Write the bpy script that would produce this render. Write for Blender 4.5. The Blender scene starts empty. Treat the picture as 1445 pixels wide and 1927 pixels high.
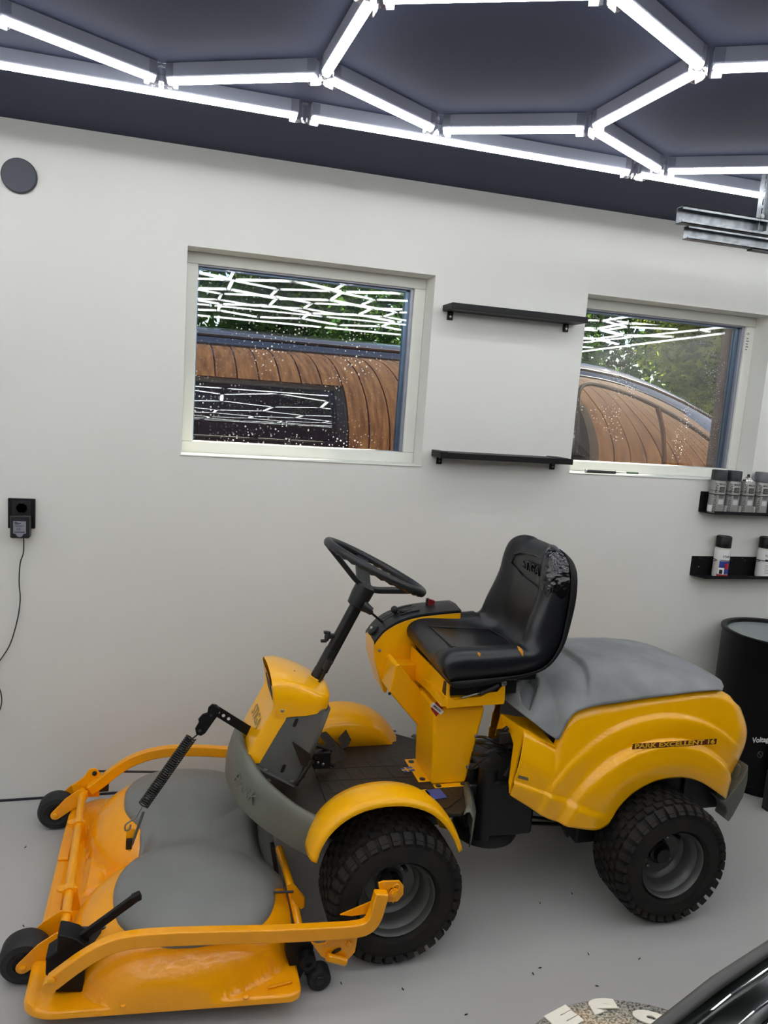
import bpy, bmesh, math, random
from math import sin, cos, pi, radians, sqrt
from mathutils import Vector, Matrix, noise
SC = bpy.context.scene
COL = SC.collection
random.seed(4)

# ------------------------------------------------------------------ camera
F_PX, IW, IH = 1435.2, 1445.0, 1927.0
CAM = Vector((0.0, -2.7836, 1.5))
def cam_axes(pitch, yaw, roll):
    p, y, r = radians(pitch), radians(yaw), radians(roll)
    right = Vector((cos(y), -sin(y), 0)); fwd = Vector((sin(y), cos(y), 0)); up = Vector((0, 0, 1))
    f2 = fwd*cos(p) - up*sin(p); u2 = up*cos(p) + fwd*sin(p)
    return right*cos(r) + u2*sin(r), u2*cos(r) - right*sin(r), f2
RT, UP, FW = cam_axes(8.2097, 15.9399, 4.0694)
cd = bpy.data.cameras.new('camera'); co = bpy.data.objects.new('camera', cd); COL.objects.link(co)
cd.sensor_fit = 'VERTICAL'; cd.sensor_height = 24.0; cd.lens = F_PX/IH*24.0
cd.clip_start = 0.02; cd.clip_end = 200
co.matrix_world = Matrix(((RT.x, UP.x, -FW.x, CAM.x), (RT.y, UP.y, -FW.y, CAM.y), (RT.z, UP.z, -FW.z, CAM.z), (0, 0, 0, 1)))
SC.camera = co
def at(u, v, y=None, x=None, z=None):
    """surveying helper: the room point on the plane y=.. / x=.. / z=.. seen at photograph pixel (u, v)"""
    d = RT*((u-722.5)/F_PX) - UP*((v-963.5)/F_PX) + FW
    if y is not None: t = (y-CAM.y)/d.y
    elif z is not None: t = (z-CAM.z)/d.z
    else: t = (x-CAM.x)/d.x
    return CAM + d*t
def ats(pts, **k): return [at(u, v, **k) for u, v in pts]

# ------------------------------------------------------------------ sky, sun, exposure
w = bpy.data.worlds.new('sky'); SC.world = w; w.use_nodes = True
nt = w.node_tree; bgn = nt.nodes['Background']
sky = nt.nodes.new('ShaderNodeTexSky'); sky.sky_type = 'NISHITA'; sky.sun_disc = False
sky.sun_elevation = radians(50); sky.sun_rotation = radians(75); sky.altitude = 50
nt.links.new(sky.outputs[0], bgn.inputs[0]); bgn.inputs[1].default_value = 0.30
sl = bpy.data.lights.new('sun', 'SUN'); so = bpy.data.objects.new('sun', sl); COL.objects.link(so)
sl.energy = 36.0; sl.angle = radians(0.6); sl.color = (1.0, 0.93, 0.80)
SUN_AZ, SUN_EL = 66.0, 50.0      # azimuth measured from +y towards +x
sd = Vector((sin(radians(SUN_AZ))*cos(radians(SUN_EL)), cos(radians(SUN_AZ))*cos(radians(SUN_EL)), sin(radians(SUN_EL))))
so.rotation_euler = sd.to_track_quat('Z', 'Y').to_euler(); so.location = (6, 6, 8)
SC.view_settings.view_transform = 'Standard'; SC.view_settings.look = 'None'
SC.view_settings.gamma = 1.0; SC.view_settings.use_curve_mapping = False
SC.view_settings.exposure = 0.0
LED = 18.2

# ------------------------------------------------------------------ materials
def srgb(r, g, b):
    f = lambda c: (c/255/12.92) if c/255 <= 0.04045 else ((c/255+0.055)/1.055)**2.4
    return (f(r), f(g), f(b), 1)
MATS = {}
def mat(name, col, rough=0.5, metal=0.0, coat=0.0, spec=0.5, bump=0.0, bscale=200.0, var=0.0, vscale=8.0, col2=None, emit=None, coat_rough=0.1, detail=3.0):
    m = bpy.data.materials.new(name); m.use_nodes = True; t = m.node_tree; b = t.nodes['Principled BSDF']
    b.inputs['Base Color'].default_value = col; b.inputs['Roughness'].default_value = rough
    b.inputs['Metallic'].default_value = metal; b.inputs['Coat Weight'].default_value = coat
    b.inputs['Coat Roughness'].default_value = coat_rough; b.inputs['Specular IOR Level'].default_value = spec
    tc = t.nodes.new('ShaderNodeTexCoord')
    if var > 0 or col2:
        n = t.nodes.new('ShaderNodeTexNoise'); n.inputs['Scale'].default_value = vscale; n.inputs['Detail'].default_value = detail
        t.links.new(tc.outputs['Object'], n.inputs['Vector'])
        r = t.nodes.new('ShaderNodeValToRGB'); t.links.new(n.outputs['Fac'], r.inputs['Fac'])
        c2 = col2 or tuple(c*(1-var) for c in col[:3])+(1,)
        r.color_ramp.elements[0].position = 0.35; r.color_ramp.elements[1].position = 0.65
        r.color_ramp.elements[0].color = c2; r.color_ramp.elements[1].color = col
        t.links.new(r.outputs['Color'], b.inputs['Base Color'])
    if bump > 0:
        n2 = t.nodes.new('ShaderNodeTexNoise'); n2.inputs['Scale'].default_value = bscale; n2.inputs['Detail'].default_value = 3
        t.links.new(tc.outputs['Object'], n2.inputs['Vector'])
        bp = t.nodes.new('ShaderNodeBump'); bp.inputs['Strength'].default_value = bump; bp.inputs['Distance'].default_value = 0.002
        t.links.new(n2.outputs['Fac'], bp.inputs['Height']); t.links.new(bp.outputs['Normal'], b.inputs['Normal'])
    if emit:
        b.inputs['Emission Color'].default_value = emit[0]; b.inputs['Emission Strength'].default_value = emit[1]
    MATS[name] = m; return m
YEL = mat('yellow_paint', (1.0, .475, .0, 1), .34, coat=.3, coat_rough=.15, spec=.3, var=.06, vscale=5, bump=.03, bscale=60)
YEL2 = mat('yellow_plastic', (1.0, .475, .0, 1), .30, coat=.6, coat_rough=.13, spec=.35, var=.05, vscale=4)
ORA = mat('orange_enamel', (1.0, .40, .0, 1), .30, coat=.45, spec=.4, var=.07, vscale=9, bump=.35, bscale=90)
GRP = mat('grey_plastic', srgb(112, 115, 114), .48, var=.16, vscale=7, bump=.15, bscale=400)
GRC = mat('grey_cover', srgb(126, 127, 124), .45, var=.10, vscale=6, bump=.08, bscale=300)
GRH = mat('faded_grey_hood', srgb(136, 138, 139), .5, col2=srgb(116, 118, 118), vscale=9, bump=.1, bscale=400)
GOL = mat('olive_grey_bumper', srgb(106, 108, 97), .42, var=.15, vscale=6, bump=.1, bscale=150)
GPN = mat('grey_panel', srgb(92, 94, 92), .40, var=.06)
BLK = mat('black_plastic', srgb(24, 25, 27), .42, bump=.08, bscale=300)
BLP = mat('black_powder_coat', srgb(9, 10, 12), .5, spec=.3)
BMT = mat('black_metal', srgb(14, 14, 15), .35, var=.3, vscale=30)
ENG = mat('oily_black_metal', srgb(17, 17, 17), .45, var=.5, vscale=20, bump=.3, bscale=60)
RUB = mat('tyre_rubber', srgb(27, 26, 25), .72, col2=srgb(38, 35, 31), vscale=18, bump=.25, bscale=150, spec=.3)
CRB = mat('caster_rubber', srgb(30, 31, 33), .6, var=.25, vscale=20, bump=.2, bscale=120)
VIN = mat('black_vinyl', srgb(20, 21, 24), .33, bump=.12, bscale=220, spec=.55)
TAPE = mat('black_tape', srgb(14, 13, 13), .16, bump=.9, bscale=45, coat=.6)
FOAM = mat('yellow_foam', srgb(190, 130, 30), .8)
RIM = mat('grey_rim_steel', srgb(92, 93, 90), .38, metal=.35, var=.15, vscale=20)
STL = mat('bolt_steel', srgb(165, 165, 160), .3, metal=.9)
DST = mat('dark_steel', srgb(70, 70, 72), .4, metal=.7)
GLV = mat('galvanised_steel', srgb(150, 154, 157), .42, metal=.85, col2=srgb(122, 127, 131), vscale=40, detail=1)
WHT = mat('white_frame_paint', srgb(222, 223, 214), .45)
ALU = mat('aluminium_housing', srgb(150, 153, 165), .4, metal=.5)
ABL = mat('blue_grey_spacer', srgb(120, 145, 170), .35, metal=.6)
WALL = mat('painted_wall', srgb(217, 217, 211), .75, col2=srgb(214, 213, 207), vscale=1.6, bump=.12, bscale=45)
CEIL = mat('dark_ceiling', srgb(43, 49, 74), .8, bump=.05, bscale=60)
FLOOR = mat('epoxy_floor', srgb(182, 181, 178), .40, col2=srgb(177, 176, 174), vscale=1.8, bump=.03, bscale=12)
DRT = mat('floor_mat_black', srgb(22, 23, 24), .5, col2=srgb(44, 36, 25), vscale=5, bump=.5, bscale=70)
MAR = mat('maroon_decal', srgb(96, 40, 16), .5)
DYE = mat('decal_yellow', srgb(235, 180, 30), .4)
DBL = mat('decal_blue', srgb(60, 80, 150), .4)
DBK = mat('decal_black', srgb(22, 20, 20), .5)
DGR = mat('faint_grey_print', srgb(150, 130, 80), .5)
DRD = mat('decal_red', srgb(160, 30, 35), .4)
DWH = mat('decal_white', srgb(222, 222, 220), .45)
SLV = mat('silver_can_print', srgb(146, 144, 141), .35, metal=.3)
REDP = mat('red_plastic', srgb(120, 22, 24), .4)
LEDM = mat('led_diffuser', (1, 1, 1, 1), .4, emit=((.97, .985, 1.0, 1), LED))
CARP = mat('dark_green_car_paint', (0.0012, .003, .0015, 1), .12, spec=.25, coat=.0)
CMO = mat('car_edge_moulding', srgb(62, 62, 58), .42)
CHR = mat('chrome', srgb(215, 215, 215), .08, metal=1)
SOIL = mat('gravel_ground', srgb(120, 112, 100), .9, col2=srgb(86, 84, 70), vscale=3, bump=.5, bscale=30)
def glass_mat(name, dirt, dscale):
    m = bpy.data.materials.new(name); m.use_nodes = True; t = m.node_tree; t.nodes.clear()
    o = t.nodes.new('ShaderNodeOutputMaterial'); tr = t.nodes.new('ShaderNodeBsdfTransparent'); gl = t.nodes.new('ShaderNodeBsdfGlossy')
    tr.inputs[0].default_value = (.97, .98, .975, 1); gl.inputs['Roughness'].default_value = 0.0
    fr = t.nodes.new('ShaderNodeFresnel'); fr.inputs[0].default_value = 1.5
    mu = t.nodes.new('ShaderNodeMath'); mu.operation = 'MULTIPLY'; mu.inputs[1].default_value = 1.9; mu.use_clamp = True
    mx = t.nodes.new('ShaderNodeMixShader'); t.links.new(fr.outputs[0], mu.inputs[0]); t.links.new(mu.outputs[0], mx.inputs[0])
    t.links.new(tr.outputs[0], mx.inputs[1]); t.links.new(gl.outputs[0], mx.inputs[2])
    last = mx
    if dirt:
        tc = t.nodes.new('ShaderNodeTexCoord'); vo = t.nodes.new('ShaderNodeTexVoronoi'); vo.voronoi_dimensions = '2D'; vo.inputs['Scale'].default_value = dscale
        sx_ = t.nodes.new('ShaderNodeSeparateXYZ'); cx_ = t.nodes.new('ShaderNodeCombineXYZ'); t.links.new(tc.outputs['Object'], sx_.inputs[0])
        t.links.new(sx_.outputs[0], cx_.inputs[0]); t.links.new(sx_.outputs[2], cx_.inputs[1]); t.links.new(cx_.outputs[0], vo.inputs['Vector'])
        no = t.nodes.new('ShaderNodeTexNoise'); no.inputs['Scale'].default_value = 4; t.links.new(tc.outputs['Object'], no.inputs['Vector'])
        # a droplet mark shows where the cell centre is close and the cell is one of the dirty ones
        sp = t.nodes.new('ShaderNodeSeparateColor'); t.links.new(vo.outputs['Color'], sp.inputs[0])
        r1 = t.nodes.new('ShaderNodeMapRange'); r1.inputs[1].default_value = 0; r1.inputs[2].default_value = 1; r1.inputs[3].default_value = -.10; r1.inputs[4].default_value = .26
        t.links.new(sp.outputs[0], r1.inputs[0])
        lt = t.nodes.new('ShaderNodeMath'); lt.operation = 'LESS_THAN'; t.links.new(vo.outputs['Distance'], lt.inputs[0]); t.links.new(r1.outputs[0], lt.inputs[1])
        gt = t.nodes.new('ShaderNodeMapRange'); gt.inputs[1].default_value = .45; gt.inputs[2].default_value = .62; gt.inputs[3].default_value = 0.05; gt.inputs[4].default_value = dirt
        t.links.new(no.outputs['Fac'], gt.inputs[0])
        ml = t.nodes.new('ShaderNodeMath'); ml.operation = 'MULTIPLY'; t.links.new(lt.outputs[0], ml.inputs[0]); t.links.new(gt.outputs[0], ml.inputs[1])
        df = t.nodes.new('ShaderNodeBsdfTranslucent'); df.inputs[0].default_value = (.9, .9, .9, 1)
        d2 = t.nodes.new('ShaderNodeBsdfDiffuse'); d2.inputs[0].default_value = (.9, .9, .9, 1)
        md = t.nodes.new('ShaderNodeMixShader'); t.links.new(df.outputs[0], md.inputs[1]); t.links.new(d2.outputs[0], md.inputs[2])
        m2 = t.nodes.new('ShaderNodeMixShader'); t.links.new(ml.outputs[0], m2.inputs[0]); t.links.new(mx.outputs[0], m2.inputs[1]); t.links.new(md.outputs[0], m2.inputs[2])
        last = m2
    t.links.new(last.outputs[0], o.inputs[0]); MATS[name] = m; return m
GLS = glass_mat('window_glass', 0, 1); GLD1 = glass_mat('spotted_window_glass', .5, 70); GLD2 = glass_mat('dirty_window_glass', 1.0, 95)
def clear_mat():
    m = bpy.data.materials.new('clear_plastic'); m.use_nodes = True; t = m.node_tree; t.nodes.clear()
    o = t.nodes.new('ShaderNodeOutputMaterial'); tr = t.nodes.new('ShaderNodeBsdfTransparent'); gl = t.nodes.new('ShaderNodeBsdfGlossy')
    gl.inputs['Roughness'].default_value = .1; mx = t.nodes.new('ShaderNodeMixShader'); mx.inputs[0].default_value = .22
    t.links.new(tr.outputs[0], mx.inputs[1]); t.links.new(gl.outputs[0], mx.inputs[2]); t.links.new(mx.outputs[0], o.inputs[0]); return m
CLR = clear_mat()
def van_mat():
    m = bpy.data.materials.new('van_black_paint'); m.use_nodes = True; t = m.node_tree; t.nodes.clear()
    o = t.nodes.new('ShaderNodeOutputMaterial'); d = t.nodes.new('ShaderNodeBsdfDiffuse'); d.inputs[0].default_value = (.012, .012, .016, 1)
    gl = t.nodes.new('ShaderNodeBsdfGlossy'); gl.inputs['Roughness'].default_value = .015; gl.inputs[0].default_value = (1, 1, 1, 1)
    fr = t.nodes.new('ShaderNodeFresnel'); fr.inputs[0].default_value = 2.2
    mx = t.nodes.new('ShaderNodeMixShader'); t.links.new(fr.outputs[0], mx.inputs[0])
    t.links.new(d.outputs[0], mx.inputs[1]); t.links.new(gl.outputs[0], mx.inputs[2]); t.links.new(mx.outputs[0], o.inputs[0]); return m
VAN = van_mat()
def wood_mat():
    m = bpy.data.materials.new('stained_wood'); m.use_nodes = True; t = m.node_tree; b = t.nodes['Principled BSDF']
    tc = t.nodes.new('ShaderNodeTexCoord'); mp = t.nodes.new('ShaderNodeMapping'); mp.inputs['Scale'].default_value = (14, 14, 1.2)
    n = t.nodes.new('ShaderNodeTexNoise'); n.inputs['Scale'].default_value = 3; n.inputs['Detail'].default_value = 6
    t.links.new(tc.outputs['Object'], mp.inputs[0]); t.links.new(mp.outputs[0], n.inputs['Vector'])
    r = t.nodes.new('ShaderNodeValToRGB'); r.color_ramp.elements[0].position = .3; r.color_ramp.elements[1].position = .7
    r.color_ramp.elements[0].color = srgb(140, 84, 46); r.color_ramp.elements[1].color = srgb(222, 160, 98)
    t.links.new(n.outputs['Fac'], r.inputs[0]); t.links.new(r.outputs[0], b.inputs['Base Color']); b.inputs['Roughness'].default_value = .7; return m
WOOD = wood_mat()
def leaf_mat(name, c1, c2):
    m = bpy.data.materials.new(name); m.use_nodes = True; t = m.node_tree; t.nodes.clear()
    o = t.nodes.new('ShaderNodeOutputMaterial'); d = t.nodes.new('ShaderNodeBsdfDiffuse'); tl = t.nodes.new('ShaderNodeBsdfTranslucent')
    tc = t.nodes.new('ShaderNodeTexCoord'); n = t.nodes.new('ShaderNodeTexNoise'); n.inputs['Scale'].default_value = 2.5
    t.links.new(tc.outputs['Object'], n.inputs['Vector']); r = t.nodes.new('ShaderNodeValToRGB')
    r.color_ramp.elements[0].position = .35; r.color_ramp.elements[1].position = .65
    r.color_ramp.elements[0].color = c1; r.color_ramp.elements[1].color = c2; t.links.new(n.outputs['Fac'], r.inputs[0])
    t.links.new(r.outputs[0], d.inputs[0]); t.links.new(r.outputs[0], tl.inputs[0])
    mx = t.nodes.new('ShaderNodeMixShader'); mx.inputs[0].default_value = .45
    t.links.new(d.outputs[0], mx.inputs[1]); t.links.new(tl.outputs[0], mx.inputs[2]); t.links.new(mx.outputs[0], o.inputs[0]); return m
LEAF = leaf_mat('tree_leaves', srgb(38, 66, 34), srgb(88, 120, 50)); LEAF2 = leaf_mat('light_tree_leaves', srgb(70, 96, 36), srgb(150, 160, 70))
BARK = mat('bark', srgb(70, 58, 46), .9, var=.4, vscale=10, bump=.8, bscale=20)

# ------------------------------------------------------------------ mesh builder
class MB:
    def __init__(s): s.v = []; s.f = []; s.mi = []; s.cur = 0
    def add(s, vs, fs):
        o = len(s.v); s.v += [tuple(v) for v in vs]; s.f += [tuple(i+o for i in f) for f in fs]; s.mi += [s.cur]*len(fs); return s
    def box(s, c, d, R=None):
        c = Vector(c); x, y, z = d[0]/2, d[1]/2, d[2]/2
        vs = [Vector((a*x, b*y, e*z)) for e in (-1, 1) for b in (-1, 1) for a in (-1, 1)]
        if R is not None: vs = [R @ q for q in vs]
        return s.add([c+q for q in vs], [(0, 2, 3, 1), (4, 5, 7, 6), (0, 1, 5, 4), (2, 6, 7, 3), (0, 4, 6, 2), (1, 3, 7, 5)])
    def lohi(s, a, b): return s.box([(p+q)/2 for p, q in zip(a, b)], [abs(q-p) for p, q in zip(a, b)])
    def rings(s, R, closed=False, cap=True):
        n = len(R[0]); vs = [p for r in R for p in r]; fs = []; m = len(R)
        for i in range(m if closed else m-1):
            for j in range(n):
                a = i*n+j; b = i*n+(j+1) % n; c = ((i+1) % m)*n+(j+1) % n; d = ((i+1) % m)*n+j
                fs.append((a, b, c, d))
        if cap and not closed: fs.append(tuple(reversed(range(n)))); fs.append(tuple((m-1)*n+j for j in range(n)))
        return s.add(vs, fs)
    def frames(s, path, closed=False, up=None):
        P = [Vector(p) for p in path]; out = []; n = len(P); prev = None
        for i in range(n):
            if closed: t = P[(i+1) % n]-P[i-1]
            else: t = (P[min(i+1, n-1)]-P[max(i-1, 0)])
            t.normalize()
            if up is not None: a = Vector(up)
            else: a = prev if prev is not None else (Vector((0, 0, 1)) if abs(t.z) < .9 else Vector((1, 0, 0)))
            b = t.cross(a).normalized(); a2 = b.cross(t).normalized(); prev = a2
            out.append((P[i], t, a2, b))
        return out
    def tube(s, path, r, n=10, closed=False):
        rs = r if isinstance(r, (list, tuple)) else [r]*len(path)
        R = [[p+(a*cos(2*pi*j/n)+b*sin(2*pi*j/n))*rs[i] for j in range(n)] for i, (p, t, a, b) in enumerate(s.frames(path, closed))]
        return s.rings(R, closed)
    def bar(s, path, wd, ht, up=(0, 0, 1), closed=False):
        R = [[p+b*(wd/2*x)+a*(ht/2*y) for x, y in ((-1, -1), (1, -1), (1, 1), (-1, 1))] for p, t, a, b in s.frames(path, closed, up)]
        return s.rings(R, closed)
    def lathe(s, prof, c=(0, 0, 0), axis=(0, 0, 1), n=32, cap=True):
        ax = Vector(axis).normalized(); e = Vector((1, 0, 0)) if abs(ax.x) < .9 else Vector((0, 0, 1))
        u = ax.cross(e).normalized(); w_ = ax.cross(u); c = Vector(c)
        return s.rings([[c+ax*h+(u*cos(2*pi*j/n)+w_*sin(2*pi*j/n))*max(r, 1e-5) for j in range(n)] for r, h in prof], cap=cap)
    def prism(s, pts, ext):
        pts = [Vector(p) for p in pts]; e = Vector(ext); n = len(pts)
        fs = [tuple(reversed(range(n))), tuple(range(n, 2*n))]+[(i, (i+1) % n, n+(i+1) % n, n+i) for i in range(n)]
        return s.add(pts+[p+e for p in pts], fs)
    def grid(s, G, flip=False):
        n, m = len(G), len(G[0]); fs = []
        for i in range(n-1):
            for j in range(m-1):
                q = (i*m+j, i*m+j+1, (i+1)*m+j+1, (i+1)*m+j); fs.append(q[::-1] if flip else q)
        return s.add([p for r in G for p in r], fs)
    def sphere(s, c, r, n=14, m=8, sc=(1, 1, 1)):
        c = Vector(c)
        return s.rings([[c+Vector((r*sc[0]*max(sin(pi*i/m), 1e-3)*cos(2*pi*j/n), r*sc[1]*max(sin(pi*i/m), 1e-3)*sin(2*pi*j/n), r*sc[2]*cos(pi*i/m))) for j in range(n)] for i in range(m+1)])
    def obj(s, name, mats, parent=None, smooth=40, bevel=0, seg=2, solid=0, sub=0, recalc=True, origin=None):
        me = bpy.data.meshes.new(name); me.from_pydata(s.v, [], s.f)
        mats = mats if isinstance(mats, (list, tuple)) else [mats]
        for m in mats: me.materials.append(m)
        for p, i in zip(me.polygons, s.mi): p.material_index = i
        if recalc:
            bm = bmesh.new(); bm.from_mesh(me); bmesh.ops.remove_doubles(bm, verts=bm.verts, dist=1e-5); bmesh.ops.recalc_face_normals(bm, faces=bm.faces); bm.to_mesh(me); bm.free()
        if smooth and not bevel:
            me.shade_smooth()
            if smooth < 180: me.set_sharp_from_angle(angle=radians(smooth))
        o = bpy.data.objects.new(name, me); COL.objects.link(o)
        if origin is None and parent is not None: origin = None
        if parent is not None:
            o.parent = parent; o.matrix_parent_inverse = world(parent).inverted()
        if solid:
            md = o.modifiers.new('solid', 'SOLIDIFY'); md.thickness = solid; md.offset = 0
        if bevel:
            me.shade_smooth(); me.set_sharp_from_angle(angle=radians(smooth or 40))
            md = o.modifiers.new('bevel', 'BEVEL'); md.width = bevel; md.segments = seg; md.limit_method = 'ANGLE'; md.angle_limit = radians(35); md.harden_normals = True
        if sub:
            md = o.modifiers.new('sub', 'SUBSURF'); md.levels = sub; md.render_levels = sub
        return o
def world(o):
    m = Matrix.Translation(o.location) @ o.rotation_euler.to_matrix().to_4x4()
    if o.parent is not None: m = world(o.parent) @ o.matrix_parent_inverse @ m
    return m
def tag(o, label=None, cat=None, group=None, kind=None):
    if label: o['label'] = label
    if cat: o['category'] = cat
    if group: o['group'] = group
    if kind: o['kind'] = kind
    return o
def empty(name, loc, label=None, cat=None, group=None, kind=None):
    o = bpy.data.objects.new(name, None); COL.objects.link(o); o.location = loc; o.empty_display_size = .05
    return tag(o, label, cat, group, kind)
def struct(mb, name, m, **k): return tag(mb.obj(name, m, **k), kind='structure')
def copy_tree(o, parent=None, loc=None):
    c = o.copy(); COL.objects.link(c)
    if parent is not None: c.parent = parent
    if loc is not None: c.location = loc
    for ch in list(o.children): copy_tree(ch, c)
    return c
def text(s, size, M, m, name, parent, ext=.0004, off=0.0, align='CENTER', sx=1.0):
    """flat lettering as a real thin mesh"""
    cu = bpy.data.curves.new('lettering', 'FONT'); cu.body = s; cu.size = size; cu.extrude = ext; cu.offset = off; cu.align_x = align; cu.align_y = 'CENTER'
    t = bpy.data.objects.new('lettering', cu); COL.objects.link(t); bpy.context.view_layer.update()
    me = bpy.data.meshes.new_from_object(t.evaluated_get(bpy.context.evaluated_depsgraph_get())); bpy.data.objects.remove(t)
    me.materials.clear(); me.materials.append(m)
    for v in me.vertices: v.co.x *= sx
    me.transform(M)
    o = bpy.data.objects.new(name, me); COL.objects.link(o)
    if parent is not None: o.parent = parent; o.matrix_parent_inverse = world(parent).inverted()
    return o
def basis(o, xdir, ydir):
    x = Vector(xdir).normalized(); y = Vector(ydir); y = (y-x*y.dot(x)).normalized(); z = x.cross(y)
    return Matrix(((x.x, y.x, z.x, o[0]), (x.y, y.y, z.y, o[1]), (x.z, y.z, z.z, o[2]), (0, 0, 0, 1)))
def smooth_path(P, k=6, closed=False):
    P = [Vector(p) for p in P]; out = []; n = len(P)
    for i in range(n if closed else n-1):
        if closed: a, b, c, d = P[i-1], P[i], P[(i+1) % n], P[(i+2) % n]
        else: a, b, c, d = P[max(i-1, 0)], P[i], P[i+1], P[min(i+2, n-1)]
        for j in range(k):
            t = j/k; out.append(.5*((2*b)+(c-a)*t+(2*a-5*b+4*c-d)*t*t+(3*b-a-3*c+d)*t**3))
    if not closed: out.append(P[-1])
    return out
def interp(tab, x):
    if x <= tab[0][0]: return tab[0][1]
    for (a, p), (b, q) in zip(tab, tab[1:]):
        if x <= b:
            t = (x-a)/(b-a); return p+(q-p)*t
    return tab[-1][1]
def sstep(a, b, x):
    t = min(1, max(0, (x-a)/(b-a))); return t*t*(3-2*t)
# ------------------------------------------------------------------ room shell
X0, X1, Y0, H = -1.75, 4.25, -5.3, 2.297
WIN = [(.037, .929, 1.266, 1.977), (1.567, 2.457, 1.268, 1.977)]
WT = .20
def wall_with_holes(name, y0, y1, m):
    mb = MB(); xs = [X0]+[e for q in WIN for e in q[:2]]+[X1]; zs = [0, 1.267, 1.977, H]
    for i in range(5):
        for j in range(3):
            if i in (1, 3) and j == 1: continue
            a, b, c, d = xs[i], xs[i+1], zs[j], zs[j+1]
            mb.add([(a, y0, c), (b, y0, c), (b, y0, d), (a, y0, d)], [(0, 1, 2, 3)]); mb.add([(a, y1, c), (b, y1, c), (b, y1, d), (a, y1, d)], [(3, 2, 1, 0)])
    for i in (1, 3):
        a, b, c, d = xs[i], xs[i+1], zs[1], zs[2]
        mb.add([(a, y0, c), (b, y0, c), (b, y1, c), (a, y1, c)], [(0, 1, 2, 3)]); mb.add([(a, y0, d), (b, y0, d), (b, y1, d), (a, y1, d)], [(3, 2, 1, 0)])
        mb.add([(a, y0, c), (a, y1, c), (a, y1, d), (a, y0, d)], [(0, 1, 2, 3)]); mb.add([(b, y0, c), (b, y1, c), (b, y1, d), (b, y0, d)], [(3, 2, 1, 0)])
    o = struct(mb, name, m, smooth=0, recalc=False); return o
wb = wall_with_holes('wall_back', 0, WT, WALL)
struct(MB().lohi((X0-.15, Y0, 0), (X0, WT, H)), 'wall_left', WALL, smooth=0)
struct(MB().lohi((X1, Y0, 0), (X1+.15, WT, H)), 'wall_right', WALL, smooth=0)
struct(MB().lohi((X0-.15, Y0-.15, 0), (X1+.15, Y0, H)), 'wall_front', CEIL, smooth=0)
fl = struct(MB().lohi((X0-.15, Y0-.15, -.12), (X1+.15, WT, 0)), 'floor', FLOOR, smooth=0)
struct(MB().lohi((X0-.15, Y0-.15, H), (X1+.15, WT, H+.12)), 'ceiling', CEIL, smooth=0)
struct(MB().lohi((X0, -.006, 0), (X1, 0, .007)), 'trim_1', mat('dark_gap', srgb(30, 32, 42), .8), smooth=0)
# stray grit on the floor
g = MB(); random.seed(9)
for u, v in [(1107, 1795), (1016, 1699), (1203, 1804), (1345, 1930), (1016, 1821), (1003, 1832), (1123, 1855), (520, 1930), (642, 1850), (758, 1861), (877, 1909), (48, 1594), (44, 1742), (1076, 1681)]:
    p = at(u, v, z=.002); a = random.random()*3
    g.box(p, (.008, .002, .002), Matrix.Rotation(a, 3, 'Z'))
tag(g.obj('grit', BLK, smooth=0), 'dark crumbs of grit scattered over the grey floor', 'grit', kind='stuff')

# ------------------------------------------------------------------ windows
for k, (a, b, c, d) in enumerate(WIN):
    W = empty('window_%d' % (k+1), ((a+b)/2, .1, c), kind='structure')
    y0, y1 = .10, .165; fw, fr = .040, .075; ft = .040; fb = .042
    MB().lohi((a, y0, d-ft), (b, y1, d), ).obj('frame_rail', WHT, W, bevel=.003)
    MB().lohi((a, y0, c), (b, y1, c+fb)).obj('frame_rail', WHT, W, bevel=.003)
    MB().lohi((a, y0, c+fb), (a+fw, y1, d-ft)).obj('frame_stile', WHT, W, bevel=.003)
    MB().lohi((b-fr+.03, y0, c+fb), (b, y1, d-ft)).obj('frame_stile', WHT, W, bevel=.003)
    # stepped glazing rebate: the frame is deeper than the pane, its blue-grey spacer shows at the right
    MB().lohi((b-fr+.018, y0+.012, c+fb), (b-fr+.03, y1, d-ft)).lohi((a+fw, y0+.012, d-ft-.006), (b-fr+.03, y1, d-ft)).obj('glazing_bead', ALU, W, bevel=.002)
    sp = MB()
    for yy in (.137, .151): sp.lohi((b-fr+.004, yy-.005, c+fb), (b-fr+.018, yy+.005, d-ft)).lohi((a+fw, yy-.005, d-ft-.012), (b-fr+.018, yy+.005, d-ft-.004)).lohi((a+fw-.002, yy-.005, c+fb), (a+fw+.004, yy+.005, d-ft))
    sp.obj('spacer', ABL, W, smooth=0)
    for n_, (yy, tl_) in enumerate(((.130, 0), (.144, .0034), (.158, .0034))):      # the middle and outer pane bow a little, so their reflections part
        MB().add([(a+fw-.004, yy-tl_, c+fb-.004), (b-fr+.022, yy-tl_, c+fb-.004), (b-fr+.022, yy+tl_, d-ft+.004), (a+fw-.004, yy+tl_, d-ft+.004)], [(0, 1, 2, 3)]).obj('pane', (GLS if n_ < 2 else (GLD1 if k == 0 else GLD2)), W, smooth=0, recalc=False)
    MB().lohi((a-.004, -.004, c-.004), (b+.004, .1, c+.001)).obj('sill', WHT, W, bevel=.002)
    MB().prism([(a, .167, c+.038), (a, .235, c+.022), (a, .235, c-.002), (a, .167, c-.002)], (b-a, 0, 0)).obj('outer_sill', BLP, W, smooth=0)
W2 = bpy.data.objects['window_2']; a, b, c, d = WIN[1]
MB().lohi((b-.052, .168, c), (b+.01, .240, d)).obj('outer_jamb_board', mat('weathered_board', srgb(120, 98, 84), .8, var=.3, vscale=12), W2, smooth=0)
text('CE', .012, basis((b-.036, .0990, 1.905), (1, 0, 0), (0, 0, 1)), GRP, 'certification_mark', W2)
st = MB()
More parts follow.
